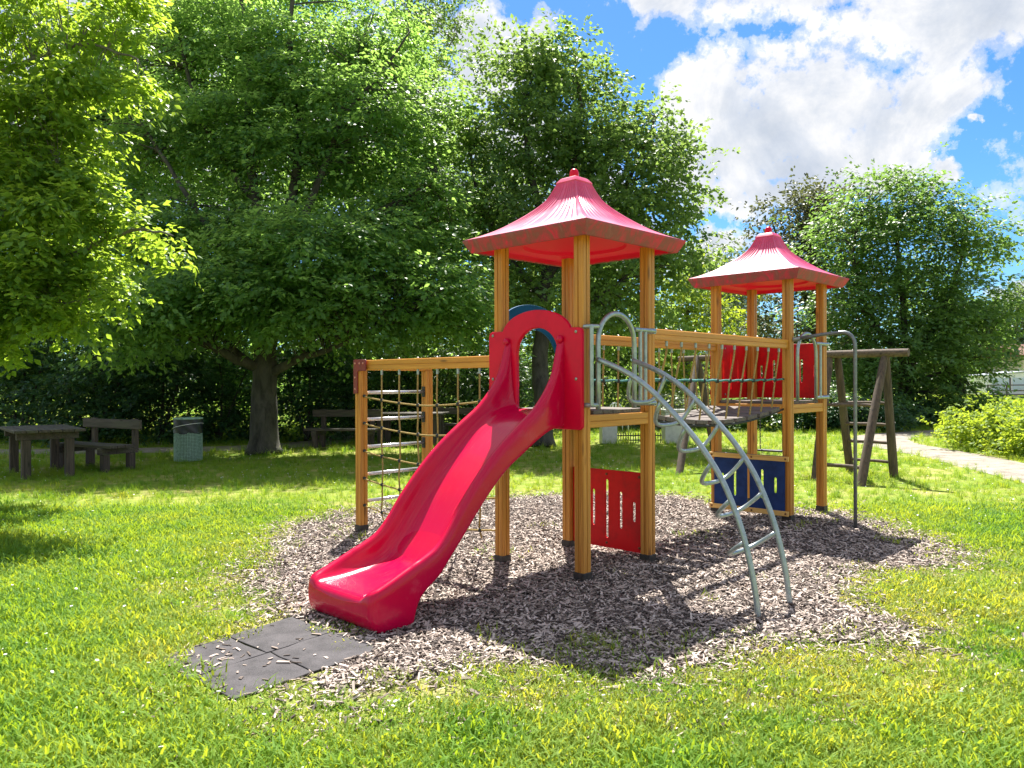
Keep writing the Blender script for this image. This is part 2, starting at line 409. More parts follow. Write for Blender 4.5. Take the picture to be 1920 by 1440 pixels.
m, t, b = mat('lawn_soil'); M_LAWN = m
pos, n1, n2 = ground_col(t)
c = t.ramp(t.math('MULTIPLY_ADD', n2, 0.5, t.math('MULTIPLY', n1, 0.5)), [(0.38, (0.15, 0.25, 0.03)), (0.5, (0.25, 0.315, 0.05)), (0.62, (0.44, 0.38, 0.15))])
c = t.mix(worn(t, pos), c, (0.40, 0.33, 0.19))
t.l.new(t.mix(t.ramp(t.noise(pos, 60, 3, 0.7), [(0.4, 0.0), (0.75, 0.6)]), c, (0.10, 0.12, 0.035)), b.inputs['Base Color'])
b.inputs['Roughness'].default_value = 0.95; b.inputs['Specular IOR Level'].default_value = 0.1
bump(t, b, t.noise(pos, 45, 4, 0.7), 0.8, 0.03)
g = MB(); nx, ny = 60, 60
xs = np.sinh(np.linspace(-4, 4, nx)) / np.sinh(4) * 400; ys = np.sinh(np.linspace(-2.6, 4, ny)) / np.sinh(4) * 400 + 8
g.add([(x, y, 0.0) for y in ys for x in xs], [(j * nx + i, j * nx + i + 1, (j + 1) * nx + i + 1, (j + 1) * nx + i) for j in range(ny - 1) for i in range(nx - 1)])
tag(g.build('lawn', M_LAWN), 'sunlit short grass lawn around the playground', None, None, 'structure')

MULCH_PX = [(478, 1075), (505, 1035), (560, 985), (640, 962), (760, 948), (930, 938), (1100, 930), (1250, 934), (1340, 948), (1440, 956), (1560, 966), (1650, 985),
            (1730, 1012), (1800, 1045), (1770, 1062), (1600, 1072), (1575, 1105), (1610, 1145), (1700, 1180), (1700, 1205), (1600, 1212), (1480, 1205), (1400, 1225),
            (1290, 1258), (1220, 1285), (1120, 1262), (1000, 1245), (860, 1255), (700, 1285), (600, 1290), (640, 1240), (560, 1180), (520, 1140), (490, 1105)]
MULCH = np.array([G(*p)[:2] for p in MULCH_PX])
rng = np.random.default_rng(7)
# ragged outline
ring = []
for i in range(len(MULCH)):
    a, c2 = MULCH[i], MULCH[(i + 1) % len(MULCH)]; k = max(2, int(np.linalg.norm(c2 - a) / 0.10))
    for j in range(k): ring.append(a + (c2 - a) * j / k + rng.normal(0, 0.028, 2))
m, t, b = mat('wood_chip_bed'); M_MULCH = m
pos, n1, n2 = ground_col(t)
vo = t.new('ShaderNodeTexVoronoi'); vo.inputs['Scale'].default_value = 38; t.l.new(pos, vo.inputs['Vector'])
c = t.ramp(t.noise(pos, 40, 5, 0.7), [(0.35, (0.025, 0.018, 0.018)), (0.5, (0.09, 0.068, 0.06)), (0.68, (0.26, 0.205, 0.18))])
t.l.new(c, b.inputs['Base Color']); b.inputs['Roughness'].default_value = 0.95; bump(t, b, vo.outputs['Distance'], 0.9, 0.03)
sheet('mulch_bed', [tuple(p) for p in ring], 0.004, M_MULCH, 'grey brown wood chip safety bed under the play towers')

m, t, b = mat('pale_gravel'); M_PATH = m
pos, n1, n2 = ground_col(t)
c = t.ramp(t.math('MULTIPLY_ADD', t.noise(pos, 50, 4, 0.7), 0.5, t.math('MULTIPLY', n2, 0.5)), [(0.38, (0.12, 0.10, 0.08)), (0.5, (0.25, 0.215, 0.18)), (0.62, (0.35, 0.31, 0.265))])
t.l.new(t.mix(t.ramp(n1, [(0.55, 0), (0.7, .35)]), c, (0.24, 0.22, 0.12)), b.inputs['Base Color']); b.inputs['Roughness'].default_value = 0.95
PATHS = []
for nm, cp in (('pale gravel path curving past the hedge at right', [(7.9, 7.0, 0), (8.35, 10.5, 0), (8.8, 13.4, 0), (9.25, 16.5, 0), (9.35, 18.6, 0), (9.6, 20.3, 0), (10.8, 22.5, 0), (14, 24.5, 0)]),
               ('light gravel path behind the left picnic table and bin', [(-20, 18.0, 0), (-14, 18.1, 0), (-9, 18.5, 0), (-6.4, 19.3, 0), (-5.0, 21.0, 0), (-4.6, 25, 0)])):
    cl = smooth_path(cp, 10)
    pb = MB(); v = []
    for i, p in enumerate(cl):
        d = (cl[min(i + 1, len(cl) - 1)] - cl[max(i - 1, 0)]).normalized(); nrm = Vector((-d.y, d.x, 0))
        for sgn in (-1, 1): q = p + nrm * sgn * (0.72 + rng.normal(0, 0.03)); v.append((q.x, q.y, 0.004))
    pb.add(v, [(2 * i, 2 * i + 1, 2 * i + 3, 2 * i + 2) for i in range(len(cl) - 1)])
    tag(pb.build('path', M_PATH), nm, None, None, 'structure')
    PATHS.append(np.array([(p.x, p.y) for p in cl]))
def path_dist(q): return np.minimum(edge_dist(q, PATHS[0], False), edge_dist(q, PATHS[1], False))


def in_poly(pts, poly):
    x, y = pts[:, 0], pts[:, 1]; inside = np.zeros(len(pts), bool); n = len(poly)
    for i in range(n):
        x0, y0 = poly[i]; x1, y1 = poly[(i + 1) % n]
        c = ((y0 > y) != (y1 > y)) & (x < (x1 - x0) * (y - y0) / (y1 - y0 + 1e-12) + x0); inside ^= c
    return inside


def edge_dist(pts, poly, closed=True):
    d = np.full(len(pts), 1e9); n = len(poly)
    for i in range(n if closed else n - 1):
        a, b2 = np.array(poly[i]), np.array(poly[(i + 1) % n]); ab = b2 - a
        tt = np.clip(((pts - a) @ ab) / (ab @ ab + 1e-12), 0, 1)
        d = np.minimum(d, np.linalg.norm(pts - a - tt[:, None] * ab, axis=1))
    return d


def scatter(name, pts, rot, scl, idx, protos, label):
    """many small pieces of ground cover as one object"""
    me = bpy.data.meshes.new(name); me.vertices.add(len(pts)); me.vertices.foreach_set('co', np.asarray(pts, np.float32).ravel())
    for nm, typ, key, dat in (('rot', 'FLOAT_VECTOR', 'vector', rot), ('scl', 'FLOAT', 'value', scl), ('idx', 'INT', 'value', idx)):
        at = me.attributes.new(nm, typ, 'POINT')
        at.data.foreach_set(key, np.asarray(dat, np.int32 if typ == 'INT' else np.float32).ravel())
    o = tag(link(bpy.data.objects.new(name, me)), label, None, None, 'stuff')
    col = bpy.data.collections.new(name + '_pieces')
    for p in protos: col.objects.link(p)
    ng = bpy.data.node_groups.new(name, 'GeometryNodeTree')
    ng.interface.new_socket('Geometry', in_out='INPUT', socket_type='NodeSocketGeometry')
    ng.interface.new_socket('Geometry', in_out='OUTPUT', socket_type='NodeSocketGeometry')
    N = ng.nodes; gi = N.new('NodeGroupInput'); go = N.new('NodeGroupOutput'); ip = N.new('GeometryNodeInstanceOnPoints')
    ci = N.new('GeometryNodeCollectionInfo'); ci.inputs['Collection'].default_value = col
    ci.inputs['Separate Children'].default_value = True; ci.inputs['Reset Children'].default_value = True
    def attr(nm, typ):
        a = N.new('GeometryNodeInputNamedAttribute'); a.data_type = typ; a.inputs['Name'].default_value = nm
        return [s for s in a.outputs if s.enabled and s.name == 'Attribute'][0]
    L = ng.links; L.new(gi.outputs[0], ip.inputs['Points']); L.new(ci.outputs[0], ip.inputs['Instance'])
    ip.inputs['Pick Instance'].default_value = True
    L.new(attr('idx', 'INT'), ip.inputs['Instance Index'])
    er = N.new('FunctionNodeEulerToRotation'); L.new(attr('rot', 'FLOAT_VECTOR'), er.inputs[0]); L.new(er.outputs[0], ip.inputs['Rotation'])
    L.new(attr('scl', 'FLOAT'), ip.inputs['Scale']); L.new(ip.outputs[0], go.inputs[0])
    o.modifiers.new('scatter', 'NODES').node_group = ng
    return o


def proto(name, mb, m):
    me = bpy.data.meshes.new(name); me.from_pydata(mb.v, [], mb.f); me.materials.append(m); me.update()
    return bpy.data.objects.new(name, me)


# grass blades
m, t, b = mat('grass_blade'); M_GRASS = m
pos = t.new('ShaderNodeNewGeometry').outputs['Position']; oi = t.new('ShaderNodeObjectInfo').outputs['Random']
f = t.math('ADD', t.math('MULTIPLY', t.noise(pos, 0.8, 4, 0.6), 0.85), t.math('MULTIPLY', oi, 0.12))
bc = t.ramp(f, [(0.32, (0.09, 0.23, 0.03)), (0.47, (0.145, 0.285, 0.035)), (0.63, (0.205, 0.325, 0.05)), (0.80, (0.38, 0.38, 0.13))])
bc = t.mix(t.math('MULTIPLY', worn(t, pos), .35), bc, (0.42, 0.38, 0.14))
t.l.new(bc, b.inputs['Base Color']); b.inputs['Roughness'].default_value = 0.65; b.inputs['Specular IOR Level'].default_value = 0.18
tr = t.new('ShaderNodeBsdfTranslucent'); t.l.new(t.mix(1.0, bc, (2.65, 1.8, 0.7), 'MULTIPLY'), tr.inputs['Color'])
mx = t.new('ShaderNodeMixShader'); mx.inputs[0].default_value = 0.45
t.l.new(b.outputs[0], mx.inputs[1]); t.l.new(tr.outputs[0], mx.inputs[2]); t.l.new(mx.outputs[0], t.n['Material Output'].inputs[0])


def tuft(rs, n, r, h, wd):
    mb = MB()
    for _ in range(n):
        a, q = rs.uniform(0, 6.283), r * math.sqrt(rs.uniform(0, 1)); x, y = q * math.cos(a), q * math.sin(a)
        hh = h * rs.uniform(0.45, 1.15); ang = rs.uniform(0, 6.283); ln = hh * rs.uniform(0.4, 1.7); w2 = wd * rs.uniform(0.6, 1.2) / 2
        dx, dy = math.cos(ang), math.sin(ang); sx, sy = -dy * w2, dx * w2
        m1 = (x + dx * ln * .35, y + dy * ln * .35, hh * .6); tp = (x + dx * ln, y + dy * ln, hh)
        mb.add([(x - sx, y - sy, 0), (x + sx, y + sy, 0), (m1[0] + sx * .8, m1[1] + sy * .8, m1[2]), (m1[0] - sx * .8, m1[1] - sy * .8, m1[2]), tp], [(0, 1, 2, 3), (3, 2, 4)])
    return mb


rs = random.Random(3)
tufts = [proto('grass_tuft', tuft(rs, 72, 0.10, 0.018, 0.0024), M_GRASS) for _ in range(4)]
tufts += [proto('clover_tuft', tuft(rs, 34, 0.09, 0.017, 0.008), M_GRASS) for _ in range(2)]
tufts += [proto('tall_tuft', tuft(rs, 18, 0.05, 0.12, 0.0055), M_GRASS) for _ in range(2)]
tufts += [proto('far_tuft', tuft(rs, 44, 0.22, 0.05, 0.010), M_GRASS) for _ in range(3)]
pts = []; scl = []; idx = []
MAT_PX = [(284, 1238), (430, 1318), (708, 1220), (545, 1158)]
MATS = np.array([G(*p)[:2] for p in MAT_PX])
def wedge(d0, d1, dens, half=0.72):
    A = half * (d1 * d1 - d0 * d0); n = int(A * dens)
    d = np.sqrt(rng.uniform(d0 * d0, d1 * d1, n)); x = rng.uniform(-half, half, n) * d
    return np.stack([x, d], 1)
for d0, d1, dens, kinds, s0 in [(2.6, 6.0, 540, 'near', 1.0), (6.0, 10.0, 300, 'near', 1.1), (10.0, 16.0, 70, 'far', 0.85), (16, 30, 26, 'far', 1.25), (30, 75, 5, 'far', 2.2)]:
    q = wedge(d0, d1, dens)
    dm = edge_dist(q, MULCH); ins = in_poly(q, MULCH)
    patch = np.sin(q[:, 0] * 1.9 + 0.6 * np.sin(q[:, 1] * 2.3)) * np.sin(q[:, 1] * 1.7 + 1.1)    # patchy lawn
    keep = np.where(ins, np.exp(-dm / 0.09) * 0.5 + 0.004, 0.42 + 0.35 * patch + np.clip(dm, 0, 1.0) * 0.55)
    keep[in_poly(q, MATS) | (edge_dist(q, MATS) < 0.05)] *= np.where(in_poly(q, MATS), 0, .12)[in_poly(q, MATS) | (edge_dist(q, MATS) < 0.05)]
    keep[path_dist(q) < 0.70] = 0.01
    q = q[rng.uniform(0, 1, len(q)) < keep]
    pts.append(np.c_[q, np.zeros(len(q))])
    if kinds == 'near':
        k = rng.choice([0, 1, 2, 3, 4, 5, 6, 7], len(q), p=[.17, .17, .17, .17, .15, .155, .0075, .0075])
    else: k = rng.choice([8, 9, 10], len(q))
    idx.append(k); scl.append(s0 * rng.uniform(0.6, 1.3, len(q)) * (.6 + .4 * np.clip(edge_dist(q, MULCH) / .8, 0, 1)))
# weedy clumps inside the bed and tall clumps
for px, py, n, sp, k, s in [(1150, 1222, 26, .17, 4, .9), (1240, 1228, 20, .14, 0, .9), (1090, 1215, 8, .1, 4, .8), (1200, 1225, 8, .2, 0, 1.0), (600, 1168, 60, .10, 6, .7), (640, 1178, 40, .08, 0, 1.2), (1690, 1165, 14, .05, 6, 1.2), (1590, 1205, 14, .06, 6, 1.3), (1505, 1210, 24, .07, 0, 1.2),
                         (560, 950, 30, .25, 6, 2.0), (545, 935, 14, .15, 6, 2.6), (620, 955, 18, .2, 6, 1.8), (690, 985, 10, .05, 6, .9), (925, 1025, 5, .04, 6, .9), (1355, 1110, 4, .03, 6, .7), (560, 1290, 12, .05, 6, 1.0), (700, 1215, 8, .12, 6, .8),
                         (1610, 905, 26, .16, 7, 2.2), (1672, 893, 22, .16, 7, 2.2), (1535, 900, 18, .14, 7, 2.2), (1280, 888, 12, .1, 7, 1.8), (35, 890, 30, .2, 7, 2.0), (132, 884, 26, .2, 7, 2.0), (200, 878, 30, .2, 7, 2.0), (258, 876, 30, .2, 7, 1.8), (1560, 900, 40, .5, 7, 1.7), (350, 862, 20, .3, 7, 1.5)]:
    c0 = G(px, py)[:2]; q = c0 + rng.normal(0, sp, (n, 2)) * (1, 1.3); pts.append(np.c_[q, np.zeros(n)])
    idx.append(np.full(n, k) + (rng.integers(0, 2, n) if k in (6,) else 0)); scl.append(s * rng.uniform(0.6, 1.2, n))
pts = np.concatenate(pts); idx = np.concatenate(idx); scl = np.concatenate(scl)
rot = np.c_[rng.normal(0, .12, (len(pts), 2)), rng.uniform(0, 6.283, len(pts))]
scatter('grass', pts, rot, scl, idx, tufts, 'yellow green short grass covering the lawn')

# daisies
M_DAISY = plain('daisy_petal', (0.80, 0.80, 0.78), 0.7)
def daisy(rs):
    mb = MB(); h = rs.uniform(.045, .075); mb.tube([(0, 0, 0), (0.004, 0, h)], 0.0012, 4)
    mb.lathe([(0.003, h), (0.012, h + .003), (0.011, h + .006), (0.002, h + .007)], 8); return mb
dz = []
for d0, d1, dens in [(2.8, 8, 14), (8, 22, 9.0)]:
    q = wedge(d0, d1, dens); bl = np.sin(q[:, 0] * 1.1 + 2) * np.sin(q[:, 1] * .8) + 0.35 * (q[:, 0] > 2.5)
    dz.append(q[(~in_poly(q, MULCH)) & (~in_poly(q, MATS)) & (path_dist(q) > .8) & (rng.uniform(-.5, .9, len(q)) < bl)])
dz = np.concatenate(dz)
scatter('daisies', np.c_[dz, np.zeros(len(dz))], np.c_[rng.normal(0, .3, (len(dz), 2)), rng.uniform(0, 6, len(dz))], rng.uniform(.5, 1.0, len(dz)), rng.integers(0, 3, len(dz)),
        [proto('daisy', daisy(rs), M_DAISY) for _ in range(3)], 'tiny white daisies dotted through the lawn')

# wood chips
m, t, b = mat('wood_chip'); M_CHIP = m
oi = t.new('ShaderNodeObjectInfo').outputs['Random']
t.l.new(t.ramp(oi, [(0.0, (0.035, 0.025, 0.021)), (0.3, (0.12, 0.09, 0.075)), (0.6, (0.36, 0.29, 0.245)), (1.0, (0.64, 0.54, 0.475))]), b.inputs['Base Color'])
b.inputs['Roughness'].default_value = 0.8
def chip(rs):
    L_, w_, h_ = rs.choice((.018, .026, .034, .042, .055)) * rs.uniform(.85, 1.15), rs.uniform(.005, .013), rs.uniform(.002, .005); j = lambda s: rs.uniform(-s, s)
    v = [(x * L_ / 2 + j(.007), y * w_ / 2 + j(.002), z * h_ / 2 + j(.001) + .004) for x in (-1, 1) for y in (-1, 1) for z in (-1, 1)]
    return MB().add(v, [(0, 1, 3, 2), (4, 6, 7, 5), (0, 4, 5, 1), (2, 3, 7, 6), (0, 2, 6, 4), (1, 5, 7, 3)])
lo, hi = MULCH.min(0) - (.9, .9), MULCH.max(0) + .5
q = rng.uniform(lo, hi, (230000, 2)); dm = edge_dist(q, MULCH); ins = in_poly(q, MULCH)
keep = np.where(ins, np.where(q[:, 1] < 7.5, 1.0, 0.6), np.exp(-dm / 0.16) * 0.55 + 0.035 * np.exp(-dm / .5))
inm = in_poly(q, MATS); keep[inm] = 0.018
keep[inm & (np.linalg.norm(q - (MATS[0] * .75 + MATS.mean(0) * .25), axis=1) < .32)] = 0.07
for px, py, r_ in ((560, 1330, .35), (250, 1310, .2), (480, 1060, .5), (1000, 1300, .5), (1400, 1250, .5), (1700, 1150, .4), (700, 1340, .25), (1250, 1340, .3), (1540, 1330, .2)):
    keep = np.maximum(keep, np.where(ins | inm, 0, .20 * np.exp(-(np.linalg.norm(q - G(px, py)[:2], axis=1) / r_) ** 2)))
q = q[rng.uniform(0, 1, len(q)) < keep]; inm = in_poly(q, MATS)
z = np.where(inm, 0.015, 0.006 + rng.uniform(0, .016, len(q)))
rot = np.c_[rng.normal(0, .30, (len(q), 2)), rng.uniform(0, 6.283, len(q))]; rot[inm, :2] *= 0.1
scatter('wood_chips', np.c_[q, z], rot, rng.uniform(.6, 1.5, len(q)), rng.integers(0, 16, len(q)), [proto('wood_chip', chip(rs), M_CHIP) for _ in range(16)], 'loose grey brown wood chips on the safety bed')

# ------------------------------------------------------------------ play equipment: local axes a (towards far tower), b (away to the left)
TH = 0.7972; NX, NY = 0.5594, 6.2621; S = 0.905; D = 3.668; DECK = 1.36
UA = np.array((math.cos(TH), math.sin(TH))); VB = np.array((-UA[1], UA[0]))
def LW(a, b, z=0.0): q = np.array((NX, NY)) + a * UA + b * VB; return (q[0], q[1], z)

def groove_profile(h, k=None, c=0.008, gw=0.005, gd=0.009):
    k = k or h; pr = []
    for sx, sy in ((1, -1), (1, 1), (-1, 1), (-1, -1)):
        pass
    pr += [(h, -k + c), (h, -gw), (h - gd, -gw * .4), (h - gd, gw * .4), (h, gw), (h, k - c)]
    pr += [(h - c, k), (gw, k), (gw * .4, k - gd), (-gw * .4, k - gd), (-gw, k), (-h + c, k)]
    pr += [(-h, k - c), (-h, gw), (-h + gd, gw * .4), (-h + gd, -gw * .4), (-h, -gw), (-h, -k + c)]
    pr += [(-h + c, -k), (-gw, -k), (-gw * .4, -k + gd), (gw * .4, -k + gd), (gw, -k), (h - c, -k)]
    return pr
PH = 0.049
POSTP = groove_profile(PH)

def bolt(parent, p, n, r=0.011, m=None):
    p, n = Vector(p), Vector(n).normalized(); mb = MB()
    mb.tube([p, p + n * r * .35, p + n * r * .6, p + n * r * .75], [r, r, r * .75, r * .25], 10)
    return mb.build('bolt', m or M_BOLT, parent, True)

def post(parent, a, b, z1):
    o = MB().prism(POSTP, (a, b, 0.075), (a, b, z1), (1, 0, 0)).build('post', M_POST, parent)
    MB().box((a, b, 0.02), (0.108, 0.108, 0.12)).build('foot', M_FOOT, o, bevel=0.006)
    return o

ROOF_PROF = [(0.109, 3.330), (0.140, 3.258), (0.174, 3.190), (0.212, 3.143), (0.257, 3.098), (0.32, 3.043), (0.389, 2.990), (0.46, 2.940), (0.537, 2.897), (0.615, 2.862), (0.680, 2.838), (0.692, 2.832)]
def make_roof(parent):
    mb = MB(); NC = 200; prof = [Vector((r, z, 0)) for r, z in ROOF_PROF]; prof = smooth_path(prof, 3)
    cx = cy = S / 2
    for n, e in (((1, 0), (0, 1)), ((0, 1), (-1, 0)), ((-1, 0), (0, -1)), ((0, -1), (1, 0))):
        v = []
        for i, q in enumerate(prof):
            r, z = q.x, q.y; f = i / (len(prof) - 1)
            amp = 0.0075 * min(1, f * 12) * max(0, 1 - (f / .85) ** 2)
            for k in range(NC + 1):
                tt = -1 + 2 * k / NC
                off = -amp * sum(math.exp(-((abs(tt) - g_) / (.026)) ** 2) for g_ in (.15, .33, .48, .62, .75, .87))
                v.append((cx + n[0] * (r + off) + e[0] * tt * r, cy + n[1] * (r + off) + e[1] * tt * r, z + off * .5))
        W_ = NC + 1
        mb.add(v, [(i * W_ + k, i * W_ + k + 1, (i + 1) * W_ + k + 1, (i + 1) * W_ + k) for i in range(len(prof) - 1) for k in range(NC)])
    # little cap block
    def ringsq(r, z): return [(cx - r, cy - r, z), (cx + r, cy - r, z), (cx + r, cy + r, z), (cx - r, cy + r, z)]
    lv = [(0.111, 3.322), (0.114, 3.335), (0.085, 3.372), (0.075, 3.378)]
    v = [p for r, z in lv for p in ringsq(r, z)]
    mb.add(v, [(4 * i + k, 4 * i + (k + 1) % 4, 4 * i + 4 + (k + 1) % 4, 4 * i + 4 + k) for i in range(3) for k in range(4)] + [(12, 13, 14, 15)])
    roof = mb.build('roof', M_ROOF, parent, 'auto')
    MB().lathe([(0.040, 3.370), (0.041, 3.415), (0.039, 3.432), (0.032, 3.449), (0.020, 3.460), (0.006, 3.464)], 20, (cx, cy, 0)).build('finial', M_CRIM, roof, True)
    sk = MB(); lv = [(0.6925, 2.834), (0.695, 2.828), (0.694, 2.820), (0.683, 2.800), (0.652, 2.742), (0.640, 2.724), (0.622, 2.722), (0.615, 2.732)]
    v = []; K = 24
    for r, z in lv:
        for n, e in (((1, 0), (0, 1)), ((0, 1), (-1, 0)), ((-1, 0), (0, -1)), ((0, -1), (1, 0))):
            for k in range(K):
                tt = -1 + 2 * k / K; v.append((cx + n[0] * r + e[0] * tt * r, cy + n[1] * r + e[1] * tt * r, z))
    L4 = 4 * K
    sk.add(v, [(i * L4 + k, i * L4 + (k + 1) % L4, (i + 1) * L4 + (k + 1) % L4, (i + 1) * L4 + k) for i in range(len(lv) - 1) for k in range(L4)])
    tag(sk.build('roof_skirt', M_SKIRT, roof, 'auto'), 'brown stained hem hanging round the red roof')
    un = MB(); v = []; n_ = 64
    def sq(a, r):
        c_, s_ = math.cos(a), math.sin(a); k = r / max(abs(c_), abs(s_)); return (cx + c_ * k, cy + s_ * k)
    lv = [(sq, .6155, 2.731), (sq, .60, 2.765), (None, .47, 2.772), (None, .455, 2.775), (None, .44, 2.80), (None, .2, 2.805)]
    for fn, r, z in lv:
        for k in range(n_):
            a = 2 * math.pi * (k + .5) / n_; p = fn(a, r) if fn else (cx + r * math.cos(a), cy + r * math.sin(a)); v.append((p[0], p[1], z))
    un.add(v, [(i * n_ + k, i * n_ + (k + 1) % n_, (i + 1) * n_ + (k + 1) % n_, (i + 1) * n_ + k) for i in range(len(lv) - 1) for k in range(n_)] + [tuple(range((len(lv) - 1) * n_, len(lv) * n_))])
    un.build('roof_ceiling', M_UNDER, roof, 'auto')
    return roof

BEAMP = groove_profile(0.022, 0.052, 0.005, 0.004, 0.006)
def make_tower(label):
    t = thing('play_tower', LW(0, 0), TH, label, 'play tower', 'red roofed towers of the climbing frame')
    for a, b in ((0, 0), (S, 0), (0, S), (S, S)): post(t, a, b, 2.79)
    make_roof(t)
    # deck frame beams set between the posts, boards on top
    e = PH + .001
    for a0, b0, a1, b1 in ((e, -.018, S - e, -.018), (e, S + .018, S - e, S + .018)):
        MB().prism(BEAMP, (a0, b0, 1.277), (a1, b1, 1.277), (0, 1, 0)).build('deck_beam', M_BEAM_U, t)
    for a0, b0, a1, b1 in ((-.018, e, -.018, S - e), (S + .018, e, S + .018, S - e)):
        MB().prism(BEAMP, (a0, b0, 1.277), (a1, b1, 1.277), (1, 0, 0)).build('deck_beam', M_BEAM_V, t)
    for k in range(7):
        MB().box((0.055 + 0.1325 * k, S / 2, 1.346), (0.122, S - 0.105 if k in (0, 6) else S + .03, 0.032)).build('deck_board', M_OLD_V, t, bevel=.004)
    return t

PANEL_SLOTS = [(-.30, .18), (-.155, .335), (0, .54), (.155, .335), (.30, .18)]
def slotted(name, parent, o, ex, w_, z0, z1, m, k=1.0):
    """board with five upright slots, longest in the middle"""
    ez = Vector(ex).cross(Vector((0, 0, 1)))
    zc = (z0 + z1) / 2; hs = [slot(x * w_ / .80, -L_ / 2 * k, L_ / 2 * k, .034) for x, L_ in PANEL_SLOTS]
    return panel(name, round_rect(-w_ / 2, z0 - zc, w_ / 2, z1 - zc, .012), hs, .022, frame((o[0], o[1], zc), ex, (0, 0, 1), ez), m, parent, .004)

tower = make_tower('nearer play tower with red pagoda roof, behind the red slide')
p = slotted('lower_panel', tower, (S + .01, S / 2), (0, 1, 0), S - .10, .07, .785, M_REDP)
tag(p, 'weathered red slotted board at the foot of the tower')
for b in (.09, S / 2, S - .09):
    for z in (.115, .745): bolt(p, (S - .002, b, z), (-1, 0, 0), .012, M_BOLTR)
arch_in = [(.80, 1.36), (.80, 1.78)] + arc(.465, 1.78, .335, .30, 4, 176, 18) + [(.13, 1.78), (.13, 1.36)]
arch_out = [(S + .02, 1.36), (S + .02, 2.11)] + arc(S / 2 - .01, 2.06, .42, .245, 12, 168, 22) + [(-.02, 2.11), (-.02, 1.36)]
arch_out = arch_out + arch_in[::-1]
p = panel('arch_panel', arch_out, [], .022, frame((0, S + PH + .013, 0), (1, 0, 0), (0, 0, 1), (0, -1, 0)), M_BLUE2, tower, .004)
tag(p, 'blue arched entry board on the back of the tower')

far_tower = make_tower('farther play tower with red pagoda roof and blue slotted board')
far_tower.location = LW(D, 0)
p = slotted('lower_panel', far_tower, (-PH - .014, S / 2), (0, 1, 0), S - .02, .075, .745, M_BLUE)
tag(p, 'dark blue slotted board at the foot of the tower')
for z in (.100, .715):
    bt = MB().box((-PH - .036, S / 2, z), (.022, S + .09, .056)).build('batten', M_BATTEN, p, bevel=.004)
    for b in (-.01, .40, S - .41, S + .01): bolt(p, (-PH - .047, b, z), (-1, 0, 0), .012, M_BOLTR)
p = slotted('upper_panel', far_tower, (S / 2, S + PH + .013), (1, 0, 0), S + .03, 1.38, 2.055, M_REDP, .85)
tag(p, 'red slotted guard board of the upper deck')
for a in (.04, .3, S - .04):
    for z in (1.43, 2.0): bolt(p, (a, S + PH - .001, z), (0, -1, 0), .012, M_BOLT)
p = slotted('upper_panel', far_tower, (S + PH + .013, S / 2), (0, 1, 0), S + .03, 1.38, 2.055, M_REDP, .85)
tag(p, 'red slotted guard board of the upper deck')

# ---- slide
slide = thing('slide', LW(0, 0), TH, 'glossy crimson slide running down from the nearer tower', 'slide')
#  a, rail top, channel floor, under edge, half width
ST = [(-0.075, 1.935, 1.372, 1.225, .335), (-.10, 1.93, 1.372, 1.225, .335), (-.135, 1.83, 1.368, 1.224, .338), (-.19, 1.675, 1.36, 1.222, .345), (-.28, 1.545, 1.335, 1.205, .352), (-.42, 1.405, 1.265, 1.145, .36),
      (-.60, 1.285, 1.135, 1.045, .366), (-.80, 1.145, .965, .925, .371), (-1.0, .975, .770, .745, .374), (-1.2, .760, .535, .530, .377), (-1.32, .605, .395, .405, .380), (-1.43, .495, .310, .290, .382), (-1.56, .432, .268, .205, .384), (-1.62, .41, .258, .135, .385),
      (-1.65, .398, .254, .06, .386), (-1.668, .39, .252, .008, .386), (-1.72, .37, .245, .0, .386), (-1.82, .33, .236, .0, .386), (-1.90, .30, .232, .004, .385), (-1.945, .285, .230, .022, .382), (-1.975, .268, .222, .055, .374), (-1.993, .240, .202, .095, .36), (-2.002, .205, .18, .13, .345)]
CB = 0.44
def section(zt, zf, zb, hw):
    h = zt - zf; k = min(1, h / .12)
    half = [(0, zf), (.12, zf), (hw - .155, zf + .004 * k), (hw - .115, zf + .03 * k), (hw - .092, zf + h * .5), (hw - .078, zt - .022 * k), (hw - .058, zt), (hw - .03, zt + .003 * k), (hw - .008, zt - .018 * k),
            (hw, zt - min(.05, (zt - zb) * .3)), (hw, zb + (zt - zb) * .3), (hw - .001, zb + min(.03, (zt - zb) * .2)), (hw - .012, zb + .004), (hw - .03, zb), (.12, zb + .002), (0, zb + .002)]
    return half + [(-x, z) for x, z in reversed(half[1:-1])]
mb = MB(); v = []; sts = smooth_path([Vector((a, zt, zf)) for a, zt, zf, zb, hw in ST], 4); st2 = smooth_path([Vector((zb, hw, 0)) for a, zt, zf, zb, hw in ST], 4)
for q, q2 in zip(sts, st2):
    sec = section(q.y, q.z, q2.x, q2.y); v += [(q.x, CB + x, z) for x, z in sec]
n_ = len(sec); m_ = len(sts)
mb.add(v, [(i * n_ + k, (i + 1) * n_ + k, (i + 1) * n_ + (k + 1) % n_, i * n_ + (k + 1) % n_) for i in range(m_ - 1) for k in range(n_)] + [tuple(reversed(range((m_ - 1) * n_, m_ * n_)))])
sb = mb.build('slide_body', M_SLIDE, slide, True, subsurf=1)
